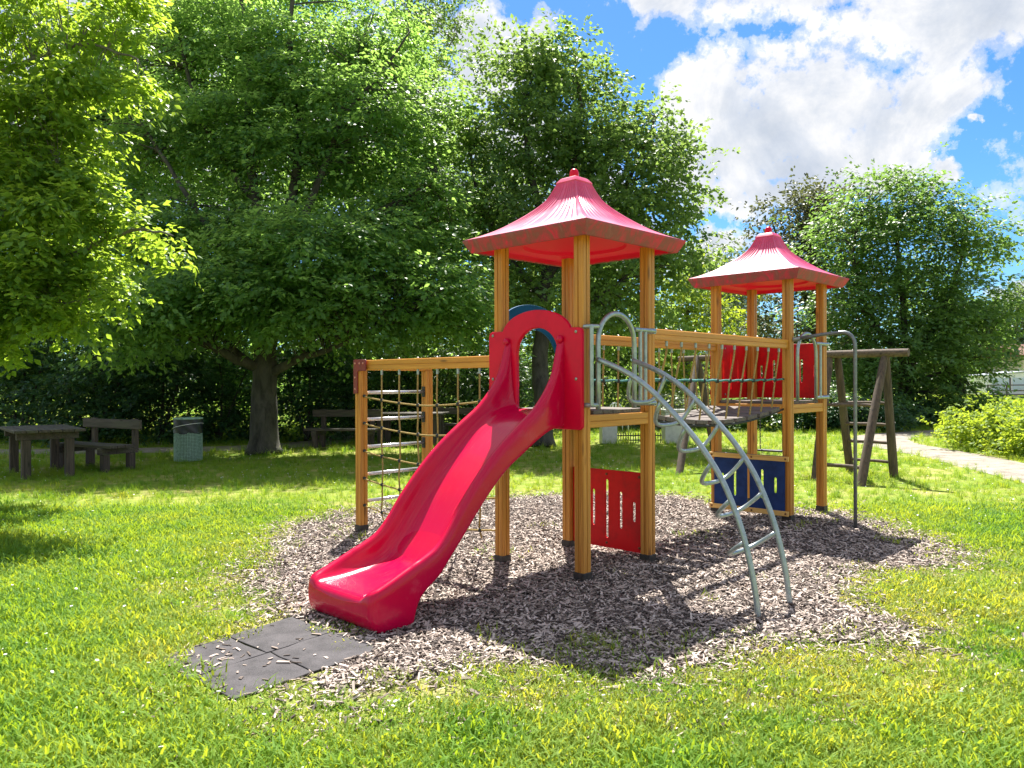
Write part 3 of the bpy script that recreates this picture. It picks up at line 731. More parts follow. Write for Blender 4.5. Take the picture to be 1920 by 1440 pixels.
# knobs where the side rails meet the board
for s in (-1, 1):
    MB().lathe([(.004, -.030), (.022, -.024), (.034, 0), (.030, .022), (.017, .035), (.004, .039)], 16, (-.108, CB + s * .30, 1.930)).build('rail_knob', M_SLIDE, slide, True, subsurf=1)
ent_out = [(-.045, 1.215), (-.065, 1.235), (-.07, 1.99), (-.06, 2.015), (-.03, 2.025), (.035, 2.025)] + arc(.43, 1.99, .375, .20, 165, 15, 24)[::-1][::-1] + [(.82, 2.03), (.94, 2.03), (.965, 2.015), (.975, 1.99), (.975, 1.235), (.955, 1.215)]
arch_pts = arc(.43, 1.985, .375, .205, 172, 8, 24)
ent_out = [(-.045, 1.215), (-.068, 1.238), (-.07, 1.99), (-.058, 2.016), (-.03, 2.025), (.035, 2.025)] + arch_pts + [(.83, 2.03), (.935, 2.03), (.965, 2.018), (.975, 1.99), (.975, 1.238), (.953, 1.215)]
ent_out = [p_ for i, p_ in enumerate(ent_out)]
# the arch runs from right to left in b
xs_ = [-.045, -.068, -.07, -.058, -.03, .03]
ent_out = [(-.045, 1.215), (-.068, 1.238), (-.07, 1.99), (-.058, 2.016), (-.03, 2.025), (.03, 2.027)] + arc(.43, 1.985, .385, .205, 168, 12, 24) + [(.83, 2.03), (.935, 2.03), (.965, 2.018), (.975, 1.99), (.975, 1.238), (.953, 1.215)]
ent_in = [(.185, 1.36), (.185, 1.84)] + arc(.412, 1.84, .227, .20, 176, 4, 18) + [(.64, 1.84), (.64, 1.36)]
pe = panel('entry_panel', ent_out, [ent_in], .04, frame((-PH - .024, 0, 0), (0, 1, 0), (0, 0, 1), (-1, 0, 0)), M_CRIM, slide, .009)
tag(pe, 'crimson arched entry board at the top of the slide')
for b, z in ((-.015, 1.99), (-.015, 1.617), (.92, 1.995), (.92, 1.62)):
    bolt(pe, (-PH - .043, b, z), (-1, 0, 0), .014)

# ---- arched ladder
lad = thing('arched_ladder', LW(0, 0), TH, 'grey tubular steel arched ladder leaning out from the nearer tower', 'ladder')
RP = [(-.14, 1.77), (-.40, 1.672), (-.62, 1.543), (-.83, 1.364), (-1.03, 1.168), (-1.20, .945), (-1.31, .73), (-1.39, .51), (-1.453, .246), (-1.488, 0), (-1.50, -.12)]
rp = smooth_path([(0, b, z) for b, z in RP], 8)
A0, A1 = .025, .495
for a in (A0, A1): MB().tube([(a, q.y, q.z) for q in rp], .0205, 14).build('side_rail', M_GALV, lad, True)
hoop = [(A0 + .015, -.13, 1.375), (A0 + .015, -.13, 1.6), (A0 + .015, -.13, 1.90)] + [(.283 - .243 * math.cos(R(x)), -.13, 1.91 + .235 * math.sin(R(x))) for x in range(12, 170, 12)] + [(.526, -.13, 1.90), (.526, -.13, 1.6), (.526, -.13, 1.375)]
MB().tube(hoop, .0205, 14).build('grab_hoop', M_GALV, lad, True)
for s, a0, a1, a2 in ((0, -.035, A0 + .015, -.035), (1, .62, .526, .85)):
    mb = MB()
    for z in (2.03, 1.41):
        mb.tube([(a1, -.13, z), (a0, -.125, z), (a2 if s else a0, -.115 if s else -.052, z)], .018, 12)
    mb.tube([(a0, -.125, 2.03), (a0, -.125, 1.41)], .0165, 12)
    if s:
        mb.tube([(.70, -.12, 2.03), (.70, -.12, 1.41)], .0165, 12)
        for z in (2.03, 1.41): mb.tube([(.845, -.12, z), (.845, -.048, z)], .026, 12)
    mb.build('hand_rail', M_GALV, lad, 'auto')
for b, z in ((-.46, 1.607), (-.715, 1.43), (-.925, 1.25), (-1.11, 1.02), (-1.265, .77), (-1.37, .505)):
    i = min(range(len(rp)), key=lambda k: abs(rp[k].y - b) + abs(rp[k].z - z)); q = rp[i]
    tg = (rp[i + 1] - rp[i - 1]).normalized(); nrm = Vector((0, -tg.z, tg.y)); nrm = nrm if nrm.y > 0 else -nrm
    nrm = (nrm + Vector((0, 0, -.42))).normalized()
    wd = A1 - A0; pts_ = []
    for k in range(21):
        x = k / 20; dpt = .225 * (1 - abs(2 * x - 1) ** 3.0); pts_.append(Vector((A0 + .006 + (wd - .012) * (.5 - .5 * math.cos(math.pi * x)) , q.y, q.z)) + nrm * dpt)
    MB().tube(pts_, .0155, 12).build('rung', M_GALV, lad, True)

# ---- grab hoop and sliding pole on the far tower
gh = thing('grab_rail', LW(D, 0), TH, 'grey steel hoop rail at the far tower exit beside the sliding pole', 'grab rail')
hp = [(-.02, -.12, 1.375), (-.02, -.12, 1.9)] + [(.225 - .245 * math.cos(R(x)), -.12, 1.90 + .235 * math.sin(R(x))) for x in range(12, 170, 12)] + [(.47, -.12, 1.9), (.47, -.12, 1.375)]
MB().tube(hp, .019, 14).build('grab_hoop', M_GALV, gh, True)
mb = MB()
for z in (2.03, 1.40): mb.tube([(.47, -.12, z), (.60, -.118, z), (.84, -.112, z)], .017, 12); mb.tube([(.84, -.115, z), (.84, -.048, z)], .025, 12)
mb.tube([(.60, -.118, 2.03), (.60, -.118, 1.40)], .016, 12)
mb.build('hand_rail', M_GALV, gh, 'auto')
fp = thing('sliding_pole', LW(D + .048, -.726), TH, 'tall dark grey sliding pole standing beside the far tower', 'sliding pole')
MB().tube([(0, 0, -.1), (0, 0, 1.0), (0, 0, 1.95)] + [(0, .13 - .13 * math.cos(R(x)), 1.97 + .15 * math.sin(R(x))) for x in range(10, 90, 10)] + [(0, .14, 2.12), (-.01, .35, 2.105), (-.03, .60, 2.07)], .0195, 14).build('pole', M_POLE, fp, True)
MB().tube([(-.03, .585, 2.07), (-.03, .67, 2.06)], .024, 12).build('clamp', M_GALV, fp, 'auto')

# ---- climbing net frame
net = thing('climbing_net', LW(0, 0), TH, 'rope climbing net hung in a yellow timber frame beside the slide', 'climbing net')
PB = 3.03
post(net, 0, PB, 1.722); post(net, S, PB, 1.722)
RAILP = groove_profile(0.03, 0.053, 0.006, 0.004, 0.006)
MB().prism(RAILP, (0, PB + .049, 1.776), (0, S + PH + .001, 1.776), (1, 0, 0)).build('top_rail', M_BEAM_V, net)
MB().prism(RAILP, (.031, PB, 1.776), (S + .05, PB, 1.776), (0, 1, 0)).build('top_rail', M_BEAM_U, net)
br_out = [(-.055, -.30), (.055 - .04, -.30), (.02, -.29), (.02, -.075), (.03, -.062), (.16, -.062), (.17, -.05), (.17, .05), (.16, .06), (-.045, .06), (-.055, .05)]
brk = panel('corner_bracket', br_out, [], .012, frame((-PH - .008, PB, 1.776), (0, -1, 0), (0, 0, 1), (-1, 0, 0)), M_MAROON, net, .003)
for x, z in ((-.02, .02), (.06, .02), (.125, .02), (-.02, -.13), (-.02, -.25)): bolt(brk, (-PH - .013, PB - x, 1.776 + z), (-1, 0, 0), .012, M_BOLTP)
HZ_ = [1.45, 1.162, .869, .577, .29]; VS = [2.665, 2.37, 2.072, 1.779, 1.483, 1.19]
def sag(b): x = (b - S) / (PB - S); return -.055 * 4 * x * (1 - x)
jr = random.Random(5)
for i, z0 in enumerate(HZ_):
    mb = MB(); pl = [(-.0, b, z0 + sag(b) + (-.03 * (1 - abs((b - S) / (PB - S) * 2 - 1)))) for b in np.linspace(PB - .05, S + .05, 24)]
    r_ = mb.tube(pl, .0085, 8).build('horizontal_rope', M_ROPE, net, True)
    for b in VS:
        zz = z0 + sag(b) - .03 * (1 - abs((b - S) / (PB - S) * 2 - 1)); MB().lathe([(.004, -.02), (.017, -.013), (.020, 0), (.017, .013), (.004, .02)], 10, (0, b, zz)).build('knot', M_KNOT, r_, True)
    MB().lathe([(.004, -.016), (.016, -.012), (.018, 0), (.016, .012), (.004, .016)], 10, (0, PB - .052, z0)).build('rope_end', M_KNOT, r_, True)
    MB().tube([(.05, PB, z0 + .035), (S - .05, PB, z0 + .035)], .0185, 12).build('ladder_bar', M_STEEL, net, True)
    MB().box((S - PH - .006, PB, z0 + .035), (.012, .05, .12)).build('bar_plate', M_MAROON if i < 0 else M_KNOT, net, bevel=.004)
for b in VS:
    e_ = .0; zb = .235 + sag(b) - .03
    pl = [(0, b, 1.725)] + [(jr.uniform(-.006, .006), b + jr.uniform(-.006, .006), z + sag(b) * .9) for z in (1.45, 1.31, 1.162, 1.0, .869, .7, .577, .42)] + [(0, b + .01, .30 + sag(b)), (0, b - .02, zb + .01)]
    if b == VS[0]: pl += [(0, b - .10, zb - .015), (0, b - .25, zb - .01)]
    r_ = MB().tube(smooth_path(pl, 4), .0085, 8).build('vertical_rope', M_ROPE, net, True)
    MB().tube([(0, b, 1.728), (0, b, 1.672)], .013, 10).build('rope_sleeve', M_GALV, r_, 'auto')
    MB().lathe([(.004, 1.829), (.016, 1.829), (.014, 1.838), (.006, 1.842)], 10, (0, b, 0)).build('bolt', M_BOLT, r_, True)

# ---- rope bridge
bri = thing('rope_bridge', LW(0, 0), TH, 'sagging plank and rope bridge between the two red roofed towers', 'bridge')
for b in (0, S):
    sgn = -1 if b == 0 else 1
    MB().prism(groove_profile(.028, .05, .006, .004, .006), (S + PH + .001, b, 2.012), (D - PH - .001, b, 2.008), (0, 1, 0)).build('hand_rail', M_BEAM_U, bri)
NA = 10; PA = [1.085 + .2535 * k for k in range(NA)]
def plank_z(a): x = (a - 1.0) / 2.55; return 1.288 - .105 * 4 * x * (1 - x) + .01 * x
for k, a in enumerate(PA):
    z = plank_z(a); sl = (plank_z(a + .05) - plank_z(a - .05)) / .1
    pk = MB().box((a, S / 2, z), (.205, S - .02 + jr.uniform(-.01, .02), .042), Matrix.Rotation(-math.atan(sl), 3, 'Y') @ Matrix.Rotation(jr.uniform(-.02, .02), 3, 'Z')).build('plank', M_OLD_V, bri, bevel=.006)
for b in (.03, S - .03):
    bb = b
    MB().tube([(a, bb, plank_z(a) - .034) for a in np.linspace(.96, D - .06, 24)], .012, 8).build('carrier_rope', M_KNOT, bri, True)
for b, off in ((0.0, .06), (S, -.06)):
    tz = lambda a: 1.612 - .012 * math.sin((a - .95) / 2.7 * math.pi) + .004 * math.sin(a * 25)
    gr = MB().tube([(a, b + off * .5, tz(a)) for a in np.linspace(S + PH, D - PH, 60)], .0105, 8).build('guide_rope', M_TEAL, bri, True)
    for k, a in enumerate(PA):
        ta = 1.205 + .2485 * k; ba = a + .02
        hr = MB().tube(smooth_path([(ta, b, 1.96), (ta - .01 * k / 9, b, 1.86), ((ta * .45 + ba * .55), b + off * .5, tz(ta)), (ba + .01, b + off * .85, plank_z(a) + .12), (ba, b + off, plank_z(a) + .018)], 5), .0092, 8).build('hanger_rope', M_ROPE, bri, True)
        MB().tube([(ta, b, 1.962), (ta, b, 1.915)], .0135, 10).build('rope_sleeve', M_GALV, hr, 'auto')
        MB().lathe([(.004, 2.06), (.018, 2.06), (.014, 2.072), (.006, 2.076)], 10, (ta, b, 0)).build('bolt', M_BOLT, hr, True)
        MB().lathe([(.005, -.022), (.018, -.016), (.023, 0), (.018, .016), (.005, .022)], 10, (ta * .45 + ba * .55, b + off * .5, tz(ta))).build('knot', M_KNOT, gr, True)

# ------------------------------------------------------------------ rubber mats
ML, MBt, MR, MT = MATS
tiles = {}
labs = [['cracked rubber tile at the left corner, sprinkled with wood chips', 'black rubber tile in the corner nearest the camera'], ['black rubber tile under the slide nose on the grass side', 'grey rubber tile with a notched corner before the slide']]
for i in range(2):
    for j in range(2):
        f = lambda s, q: (ML * (1 - s) + MBt * s) * (1 - q) + (MT * (1 - s) + MR * s) * q
        c0 = f(.25 + .5 * i, .25 + .5 * j); g_ = .003
        sh = (.02 if i == 1 else 0)
        cs = [f(.5 * i + g_, .5 * j + g_ + sh), f(.5 * i + .5 - g_, .5 * j + g_ + sh), f(.5 * i + .5 - g_, .5 * j + .5 - g_ + sh), f(.5 * i + g_, .5 * j + .5 - g_ + sh)]
        # edge points, slightly uneven
        lp = []
        for k in range(4):
            a, c2 = cs[k], cs[(k + 1) % 4]
            for s in (0, .25, .5, .75): lp.append(a + (c2 - a) * s + rng.normal(0, .004, 2))
        mb = MB(); n = len(lp)
        mb.add([(p_[0] - c0[0], p_[1] - c0[1], zz) for zz in (0.0, .010) for p_ in lp], [(k, (k + 1) % n, n + (k + 1) % n, n + k) for k in range(n)] + [tuple(range(n, 2 * n)), tuple(reversed(range(n)))])
        o = mb.build('rubber_mat', M_RUB, None, bevel=.005); o.location = (c0[0], c0[1], .005); tag(o, labs[i][j], 'rubber mat', 'rubber safety tiles at the foot of the slide')

# ------------------------------------------------------------------ swing frame
SBx, SBy = 5.5, 13.0
sw = thing('log_swing', (5.5, 13.15, 0), 0, 'weathered brown log swing frame with ladder end, right of the far tower', 'swing frame')
def ll(p): return (p[0] - 5.5, p[1] - 13.15, p[2])
topR = P(1652, 668, 12.75); topM = P(1562, 672, 13.35); topL = P(1312, 676, 15.0)
bd = Vector(topL - topR).normalized()
bs = Vector(topR) - bd * .42; be = Vector(topL) + bd * .45
def log(name, p0, p1, r0, r1, m, tip=True):
    p0, p1 = Vector(ll(p0)), Vector(ll(p1)); L_ = (p1 - p0).length; pts_ = []; rr = []
    ax = (p1 - p0).normalized(); sd_ = ax.orthogonal().normalized()
    for k in range(9):
        x = k / 8; pts_.append(p0 + (p1 - p0) * x + sd_ * math.sin(x * 5 + r0 * 40) * .008); rr.append(r0 + (r1 - r0) * x + jr.uniform(-.003, .003))
    rr[0] -= .004; rr[-1] -= .01
    return MB().tube(pts_, rr, 14).build(name, m, sw, 'auto')
log('beam', bs + Vector((0, 0, .03)), be + Vector((0, 0, .03)), .066, .06, M_LOGH)
for g_, tp in (((1612, 914), topR), ((1676, 897), topR), ((1594, 887), topM), ((1527, 903), topM), ((1272, 892), topL), ((1345, 872), topL)):
    base = G(*g_); tp2 = np.array(tp) + np.array((0.07 if g_[0] > 1600 or g_[0] == 1594 else -.05, 0.0, .06))
    log('leg', (base[0], base[1], -.05), tuple(tp2), .070, .062, M_LOG)
def on_leg(g_, tp, z):
    b_ = G(*g_); k = z / tp[2]; return tuple(b_ + (np.array(tp) - b_) * k)
for z in (1.22, .86, .56, .24):
    log('rung', on_leg((1594, 887), topM, z), on_leg((1676, 897), topR, z), .028, .028, M_LOGH)
for z in (1.20, .26):
    log('rung', on_leg((1527, 903), topM, z), on_leg((1612, 914), topR, z), .032, .03, M_LOGH)
ps = P(1446, 672, 14.1)
swing = thing('swing', (ps[0], ps[1], 0), math.atan2(bd.y, bd.x), 'black swing seat on chains behind the blue slotted board', 'swing')
for s in (-.21, .21):
    mb = MB()
    for k in range(30):
        z = 2.0 - k * .0555; ang = (k % 2) * math.pi / 2; cc, ss = math.cos(ang), math.sin(ang)
        mb.tube([(s + cc * .012 * math.cos(q), ss * .012 * math.cos(q), z + .036 * math.sin(q)) for q in np.linspace(0, 6.283, 9)], .005, 5, False)
    mb.build('chain', M_IRON, swing, True)
MB().box((0, 0, .34), (.46, .17, .035)).build('seat', M_KNOT, swing, bevel=.012)

# ------------------------------------------------------------------ picnic furniture and bin
def table(loc, rz, label):
    t = thing('picnic_table', (loc[0], loc[1], 0), rz, label, 'picnic table', 'dark timber picnic tables')
    for k in range(6): MB().box((0, -.44 + .176 * k, .80), (1.85, .165, .045)).build('top_board', M_DARK, t, bevel=.006)
    for x in (-.66, .66):
        MB().box((x, 0, .715), (.11, .92, .12)).build('cross_beam', M_DARK, t, bevel=.006)
        for y in (-.32, .32): MB().box((x, y, .30), (.135, .135, .71)).build('leg', M_DARKZ, t, bevel=.008)
    return t
def bench(loc, rz, label):
    """seat faces +y, back along -y"""
    t = thing('park_bench', (loc[0], loc[1], 0), rz, label, 'bench', 'dark timber benches by the picnic tables')
    for k in range(3): MB().box((0, .20 - .155 * k, .455), (1.75, .145, .05)).build('seat_board', M_DARK, t, bevel=.006)
    MB().box((0, -.335, .83), (1.75, .05, .17)).build('backrest', M_DARK, t, bevel=.006)
    for x in (-.62, .62):
        MB().box((x, -.05, .37), (.12, .72, .115)).build('cross_beam', M_DARK, t, bevel=.006)
        for y in (.20, -.30): MB().box((x, y, .15), (.12, .12, .32)).build('leg', M_DARKZ, t, bevel=.006)
        MB().box((x, -.395, .64), (.12, .065, .58)).build('back_post', M_DARKZ, t, bevel=.006)
    return t
AX = math.atan2(.77, -.64)
table((-8.25, 13.75), AX, 'grey timber picnic table at the left edge, under the overhanging branches')
bench((-7.72, 14.52), AX + .355, 'timber bench between the left picnic table and the litter bin')
bench((-4.1, 19.0), math.pi - .12, 'dark shaded bench with backrest, right of the big maple trunk')
table((-2.6, 19.9), -.12, 'dark shaded picnic table seen through the rope net')
bench((-1.2, 20.9), -.12, 'dark bench seen low through the rope net, beyond the shaded table')

bn = thing('litter_bin', (-6.58, 15.95, 0), 0, 'round green mesh litter bin lined with a dark bag', 'litter bin')
mb = MB(); nb = 56; rb = .268
for k in range(nb): a = 2 * math.pi * k / nb; mb.tube([(rb * math.cos(a), rb * math.sin(a), .02), (rb * math.cos(a), rb * math.sin(a), .60)], .0045, 4, False)
for k in range(20): z = .03 + .029 * k; mb.tube([(rb * math.cos(q), rb * math.sin(q), z) for q in np.linspace(0, 6.2832, 41)], .0045, 4, False)
mb.build('mesh_side', M_BIN, bn)
MB().lathe([(.235, .02), (.245, .04), (.25, .3), (.25, .60), (.235, .6)], 28).build('inner_bag', plain('grey_green_liner', (.10, .17, .14), .6), bn, True)
mb = MB(); v = []; nn = 48
for i in range(9):
    for k in range(nn):
        a = 2 * math.pi * k / nn; z = .575 + .035 * i; r = .276 + .006 * math.sin(a * 7 + i) + .004 * math.sin(a * 17 - i * 2)
        v.append((r * math.cos(a), r * math.sin(a), z + .012 * math.sin(a * 5) * (i == 0)))
mb.add(v, [(i * nn + k, i * nn + (k + 1) % nn, (i + 1) * nn + (k + 1) % nn, (i + 1) * nn + k) for i in range(8) for k in range(nn)]); mb.build('bin_bag', M_BAG, bn, True)
mb = MB(); mb.tube([(.275 * math.cos(q), .275 * math.sin(q), .872) for q in np.linspace(0, 6.2832, 49)], .016, 8, False); mb.lathe([(.25, .862), (.262, .875), (.20, .885), (.19, .862)], 40)
mb.build('rim', M_BIN, bn, True)
MB().tube([(.286 * math.cos(q), .286 * math.sin(q), .72 + .06 * math.cos(q + .4)) for q in np.linspace(0, 6.2832, 49)], .006, 6, False).build('bag_string', M_WHITE, bn, True)

# ------------------------------------------------------------------ pillars, fence, chair, caravan, railing, house
for (px, Y, w_, lab) in ((1140, 20.2, .40, 'narrow pale concrete pillar left of the little picket fence'), (1266, 20.2, .64, 'wide pale concrete pillar right of the little picket fence')):
    c0 = P(px, 830, Y); t = thing('gate_pillar', (c0[0], c0[1], 0), .1, lab, 'pillar', 'pale concrete pillars behind the playground')
    MB().box((0, 0, .40), (w_, .36, .80)).build('shaft', M_CONC, t, bevel=.02); MB().box((0, 0, .835), (w_ + .05, .41, .065)).build('cap', M_CONC, t, bevel=.012)
t = thing('picket_fence', (3.3, 20.3, 0), 0, 'low dark picket fence between two pale pillars', 'fence')
for k in range(20): MB().box((-.62 + .064 * k, 0, .13), (.022, .012, .26)).build('picket', M_IRON, t)
for z in (.07, .19): MB().box((0, .013, z), (1.28, .012, .03)).build('rail', M_IRON, t)
c0 = P(1161, 765, 24.5); t = thing('garden_chair', (c0[0], c0[1], 0), .3, 'white garden chair glimpsed beyond the tower deck', 'chair')
mb = MB()
mb.tube(smooth_path([(-.2, .2, .42), (-.2, .25, .72), (-.15, .28, .86), (0, .29, .90), (.15, .28, .86), (.2, .25, .72), (.2, .2, .42)], 5), .018, 8)
for x in (-.1, 0, .1): mb.box((x, .26, .64), (.045, .015, .46))
mb.build('backrest', M_WHITE, t, 'auto'); MB().box((0, 0, .42), (.44, .44, .03)).build('seat', M_WHITE, t, bevel=.01)
for x in (-.2, .2):
    for y in (-.2, .2): MB().tube([(x * 1.05, y * 1.05, 0), (x, y, .41)], .018, 8).build('leg', M_WHITE, t, True)

c0 = P(1895, 750, 66.0)
t = thing('caravan', (c0[0] + 1.3, c0[1] + 1.5, 0), .0, 'white static caravan far off at the right edge of the meadow', 'caravan')
prof = [(-3.4, .35), (3.4, .35), (3.4, 1.92), (0, 2.22), (-3.4, 1.92)]
MB().prism(prof, (0, 1.4, 0), (0, -1.4, 0), (1, 0, 0)).build('body', M_WHITE, t, bevel=.04)
MB().prism([(-3.55, 1.90), (0, 2.235), (3.55, 1.90), (3.55, 1.98), (0, 2.33), (-3.55, 1.98)], (0, 1.5, 0), (0, -1.5, 0), (1, 0, 0)).build('roof', plain('grey_caravan_roof', (.42, .46, .52), .4), t)
for x in (-2.1, -.35, 1.35, 2.6):
    f_ = MB().box((x, -1.415, 1.25), (1.45 if x < 2 else .9, .03, 1.0)).build('window', M_GLASS, t)
    MB().box((x + (.8 if x < 2 else .5), -1.42, 1.25), (.12, .04, 1.05)).build('frame', M_PURP, f_)
for k in range(6): MB().box((-2.8 + k * 1.1, .2, 2.42), (.08, .08, .25)).build('roof_vent', M_CONC, t)
MB().tube([(2.1, .3, 2.2), (2.15, .3, 3.0), (2.35, .3, 3.3)], [.05, .04, .10], 8).build('aerial', M_WHITE, t, True)
t = thing('railing', (c0[0] + 1.3, c0[1] - 1.2, 0), 0, 'dark timber railing in front of the white caravan', 'railing')
for z in (1.15, .68, .36): MB().box((0, 0, z), (8, .06, .09)).build('rail', M_PURP, t)
for k in range(6): MB().box((-3.9 + 1.56 * k, .075, .6), (.09, .09, 1.2)).build('post', M_PURP, t)
MB().box((0, .3, .10), (8, .3, .2)).build('plinth', M_CONC, t)
c0 = P(1905, 668, 74)
t = thing('house', (c0[0] + 6.0, c0[1] + 4, 0), 0, 'cream house with brown eaves peeping in at the right edge', 'house')
MB().box((0, 0, 1.9), (10, 7, 3.8)).build('wall', M_WALL, t)
MB().prism([(-4.1, 0), (4.1, 0), (4.1, .15), (0, 1.3), (-4.1, .15)], (-5.7, 0, 3.81), (5.7, 0, 3.81), (0, 1, 0)).build('roof', M_ROOFT, t)
for x in (-3.5, -.5, 2.5):
    wn = MB().box((x, -3.52, 1.9), (1.1, .06, 1.3)).build('window', M_WHITE, t); MB().box((x, -3.56, 1.9), (.92, .03, 1.1)).build('pane', M_GLASS, wn)

# ------------------------------------------------------------------ trees
def unit(a): return a / (np.linalg.norm(a, axis=-1, keepdims=True) + 1e-9)

def leaves_mesh(name, pos, axis, nrm, size, tint, m, parent, wide=0.30):
    """one folded leaf per row"""
    axis = unit(axis); side = unit(np.cross(axis, nrm)); n = np.cross(side, axis); k = len(pos); s = size[:, None]
    V = np.empty((k, 4, 3), np.float32)
    V[:, 0] = pos; V[:, 1] = pos + (axis * .48 + side * wide + n * .10) * s; V[:, 2] = pos + axis * s; V[:, 3] = pos + (axis * .48 - side * wide + n * .10) * s
    base = (np.arange(k) * 4)[:, None]
    T = (base + np.array([[0, 1, 2, 0, 2, 3]])).reshape(-1).astype(np.int32)
    me = bpy.data.meshes.new(name); me.vertices.add(k * 4); me.vertices.foreach_set('co', V.ravel())
    me.loops.add(k * 6); me.loops.foreach_set('vertex_index', T); me.polygons.add(k * 2)
    me.polygons.foreach_set('loop_start', np.arange(k * 2, dtype=np.int32) * 3)
    at = me.attributes.new('tint', 'FLOAT', 'POINT'); at.data.foreach_set('value', np.repeat(np.clip(tint, 0, 1), 4).astype(np.float32))
    me.update(calc_edges=True); me.materials.append(m)
    return link(bpy.data.objects.new(name, me), parent)

def grow(rg, blobs, per, spray_n, leaf_n, spray_len, leaf, droop, layered, clump_r):
    """blobs: (centre, radii, clumps). Returns leaf arrays and the clump centres."""
    pos, ax, nr, sz, ti, hubs = [], [], [], [], [], []
    for c, rad, K in blobs:
        c, rad = np.asarray(c, float), np.asarray(rad, float)
        d = unit(rg.normal(size=(K, 3))); rr = rg.uniform(.35, 1.0, (K, 1)) ** .55
        hub = c + d * rad * rr; hubs.append(hub)
        # sprays round every hub
        h = np.repeat(hub, spray_n, 0); out = np.repeat(d, spray_n, 0)
        sp = h + rg.normal(size=h.shape) * clump_r * (1, 1, .55 if layered else .8)
        dirv = unit(out * (1, 1, .35) + rg.normal(size=h.shape) * (.75, .75, .25) + (0, 0, -droop))
        up = unit(np.array((0, 0, 1.0)) + rg.normal(size=h.shape) * (.22 if layered else .6) + out * .35)
        side = unit(np.cross(dirv, up)); up = np.cross(side, dirv)
        tspray = np.repeat(rg.normal(.45, .16, K), spray_n) + rg.normal(0, .12, len(h))
        ns = len(h)
        u_ = rg.uniform(.05, 1, (ns, leaf_n, 1)); sgn = rg.choice([-1, 1], (ns, leaf_n, 1)); L_ = spray_len * rg.uniform(.6, 1.3, (ns, 1, 1))
        wdt = .42 * np.sin(np.clip(u_, .05, 1) * 2.6) * rg.uniform(0, 1, (ns, leaf_n, 1)) * sgn
        p_ = sp[:, None] + dirv[:, None] * u_ * L_ + side[:, None] * wdt * L_ + up[:, None] * rg.normal(0, .05, (ns, leaf_n, 1)) * L_ + np.array((0, 0, -droop * .35)) * (u_ ** 2) * L_
        a_ = dirv[:, None] * .8 + side[:, None] * sgn * .75 + rg.normal(size=p_.shape) * .28 + np.array((0, 0, -.25))
        n_ = up[:, None] + rg.normal(size=p_.shape) * (.32 if layered else .55)
        pos.append(p_.reshape(-1, 3)); ax.append(a_.reshape(-1, 3)); nr.append(n_.reshape(-1, 3))
        sz.append(leaf * rg.uniform(.65, 1.25, ns * leaf_n)); ti.append(np.repeat(tspray, leaf_n) + rg.normal(0, .12, ns * leaf_n))
    return [np.concatenate(x) for x in (pos, ax, nr, sz, ti)], np.concatenate(hubs)

def tree(name, label, group, base, limbs, blobs, lm, bm, seed, spray_n=9, leaf_n=12, spray_len=.55, leaf=.10, droop=.25, layered=True, clump_r=.42, twig=.022, cat='tree', parts=('trunk', 'crown'), wide=.30):
    rg = np.random.default_rng(seed); t = thing(name, tuple(base), 0, label, cat, group); base = np.asarray(base, float)
    arr, hubs = grow(rg, blobs, None, spray_n, leaf_n, spray_len, leaf, droop, layered, clump_r)
    keep = arr[0][:, 2] > .05; arr = [x[keep] for x in arr]
    mb = MB(); nodes = []
    for pl, r0, r1 in limbs:
        pp = smooth_path(pl, 5); n = len(pp); wob = rg.normal(0, 1, (n, 3)) * r0 * (.05 if r0 > .15 else .10)
        pts_ = [np.array(p_) - base + (wob[i] if 0 < i else 0) for i, p_ in enumerate(pp)]
        rr = [r0 + (r1 - r0) * (i / (n - 1)) ** .8 for i in range(n)]
        if pl[0][2] < .1: rr[0] *= 1.35; rr[1] *= 1.12
        mb.tube(pts_, rr, 12 if r0 > .1 else 7); nodes += [(pts_[i], rr[i]) for i in range(n // 4, n)]
    if twig:
        NP_ = np.array([a for a, _ in nodes]); NR = np.array([r for _, r in nodes])
        for h in hubs - base:
            dd = np.linalg.norm(NP_ - h, axis=1) + np.where(NP_[:, 2] > h[2], .6, 0); i = int(dd.argmin()); a = NP_[i]
            mid = (a + h) / 2 + rg.normal(0, .08, 3) * dd[i] * .5 + (0, 0, .06 * dd[i]); r = min(NR[i] * .6, twig * (0.6 + .25 * dd[i]))
            mb.tube(smooth_path([a, mid, h], 3), [r * (1 - .75 * k / 6) for k in range(7)], 5, False)
    mb.build(parts[0], bm, t, True)
    leaves_mesh(parts[1], arr[0] - base, arr[1], arr[2], arr[3], arr[4], lm, t, wide)
    return t

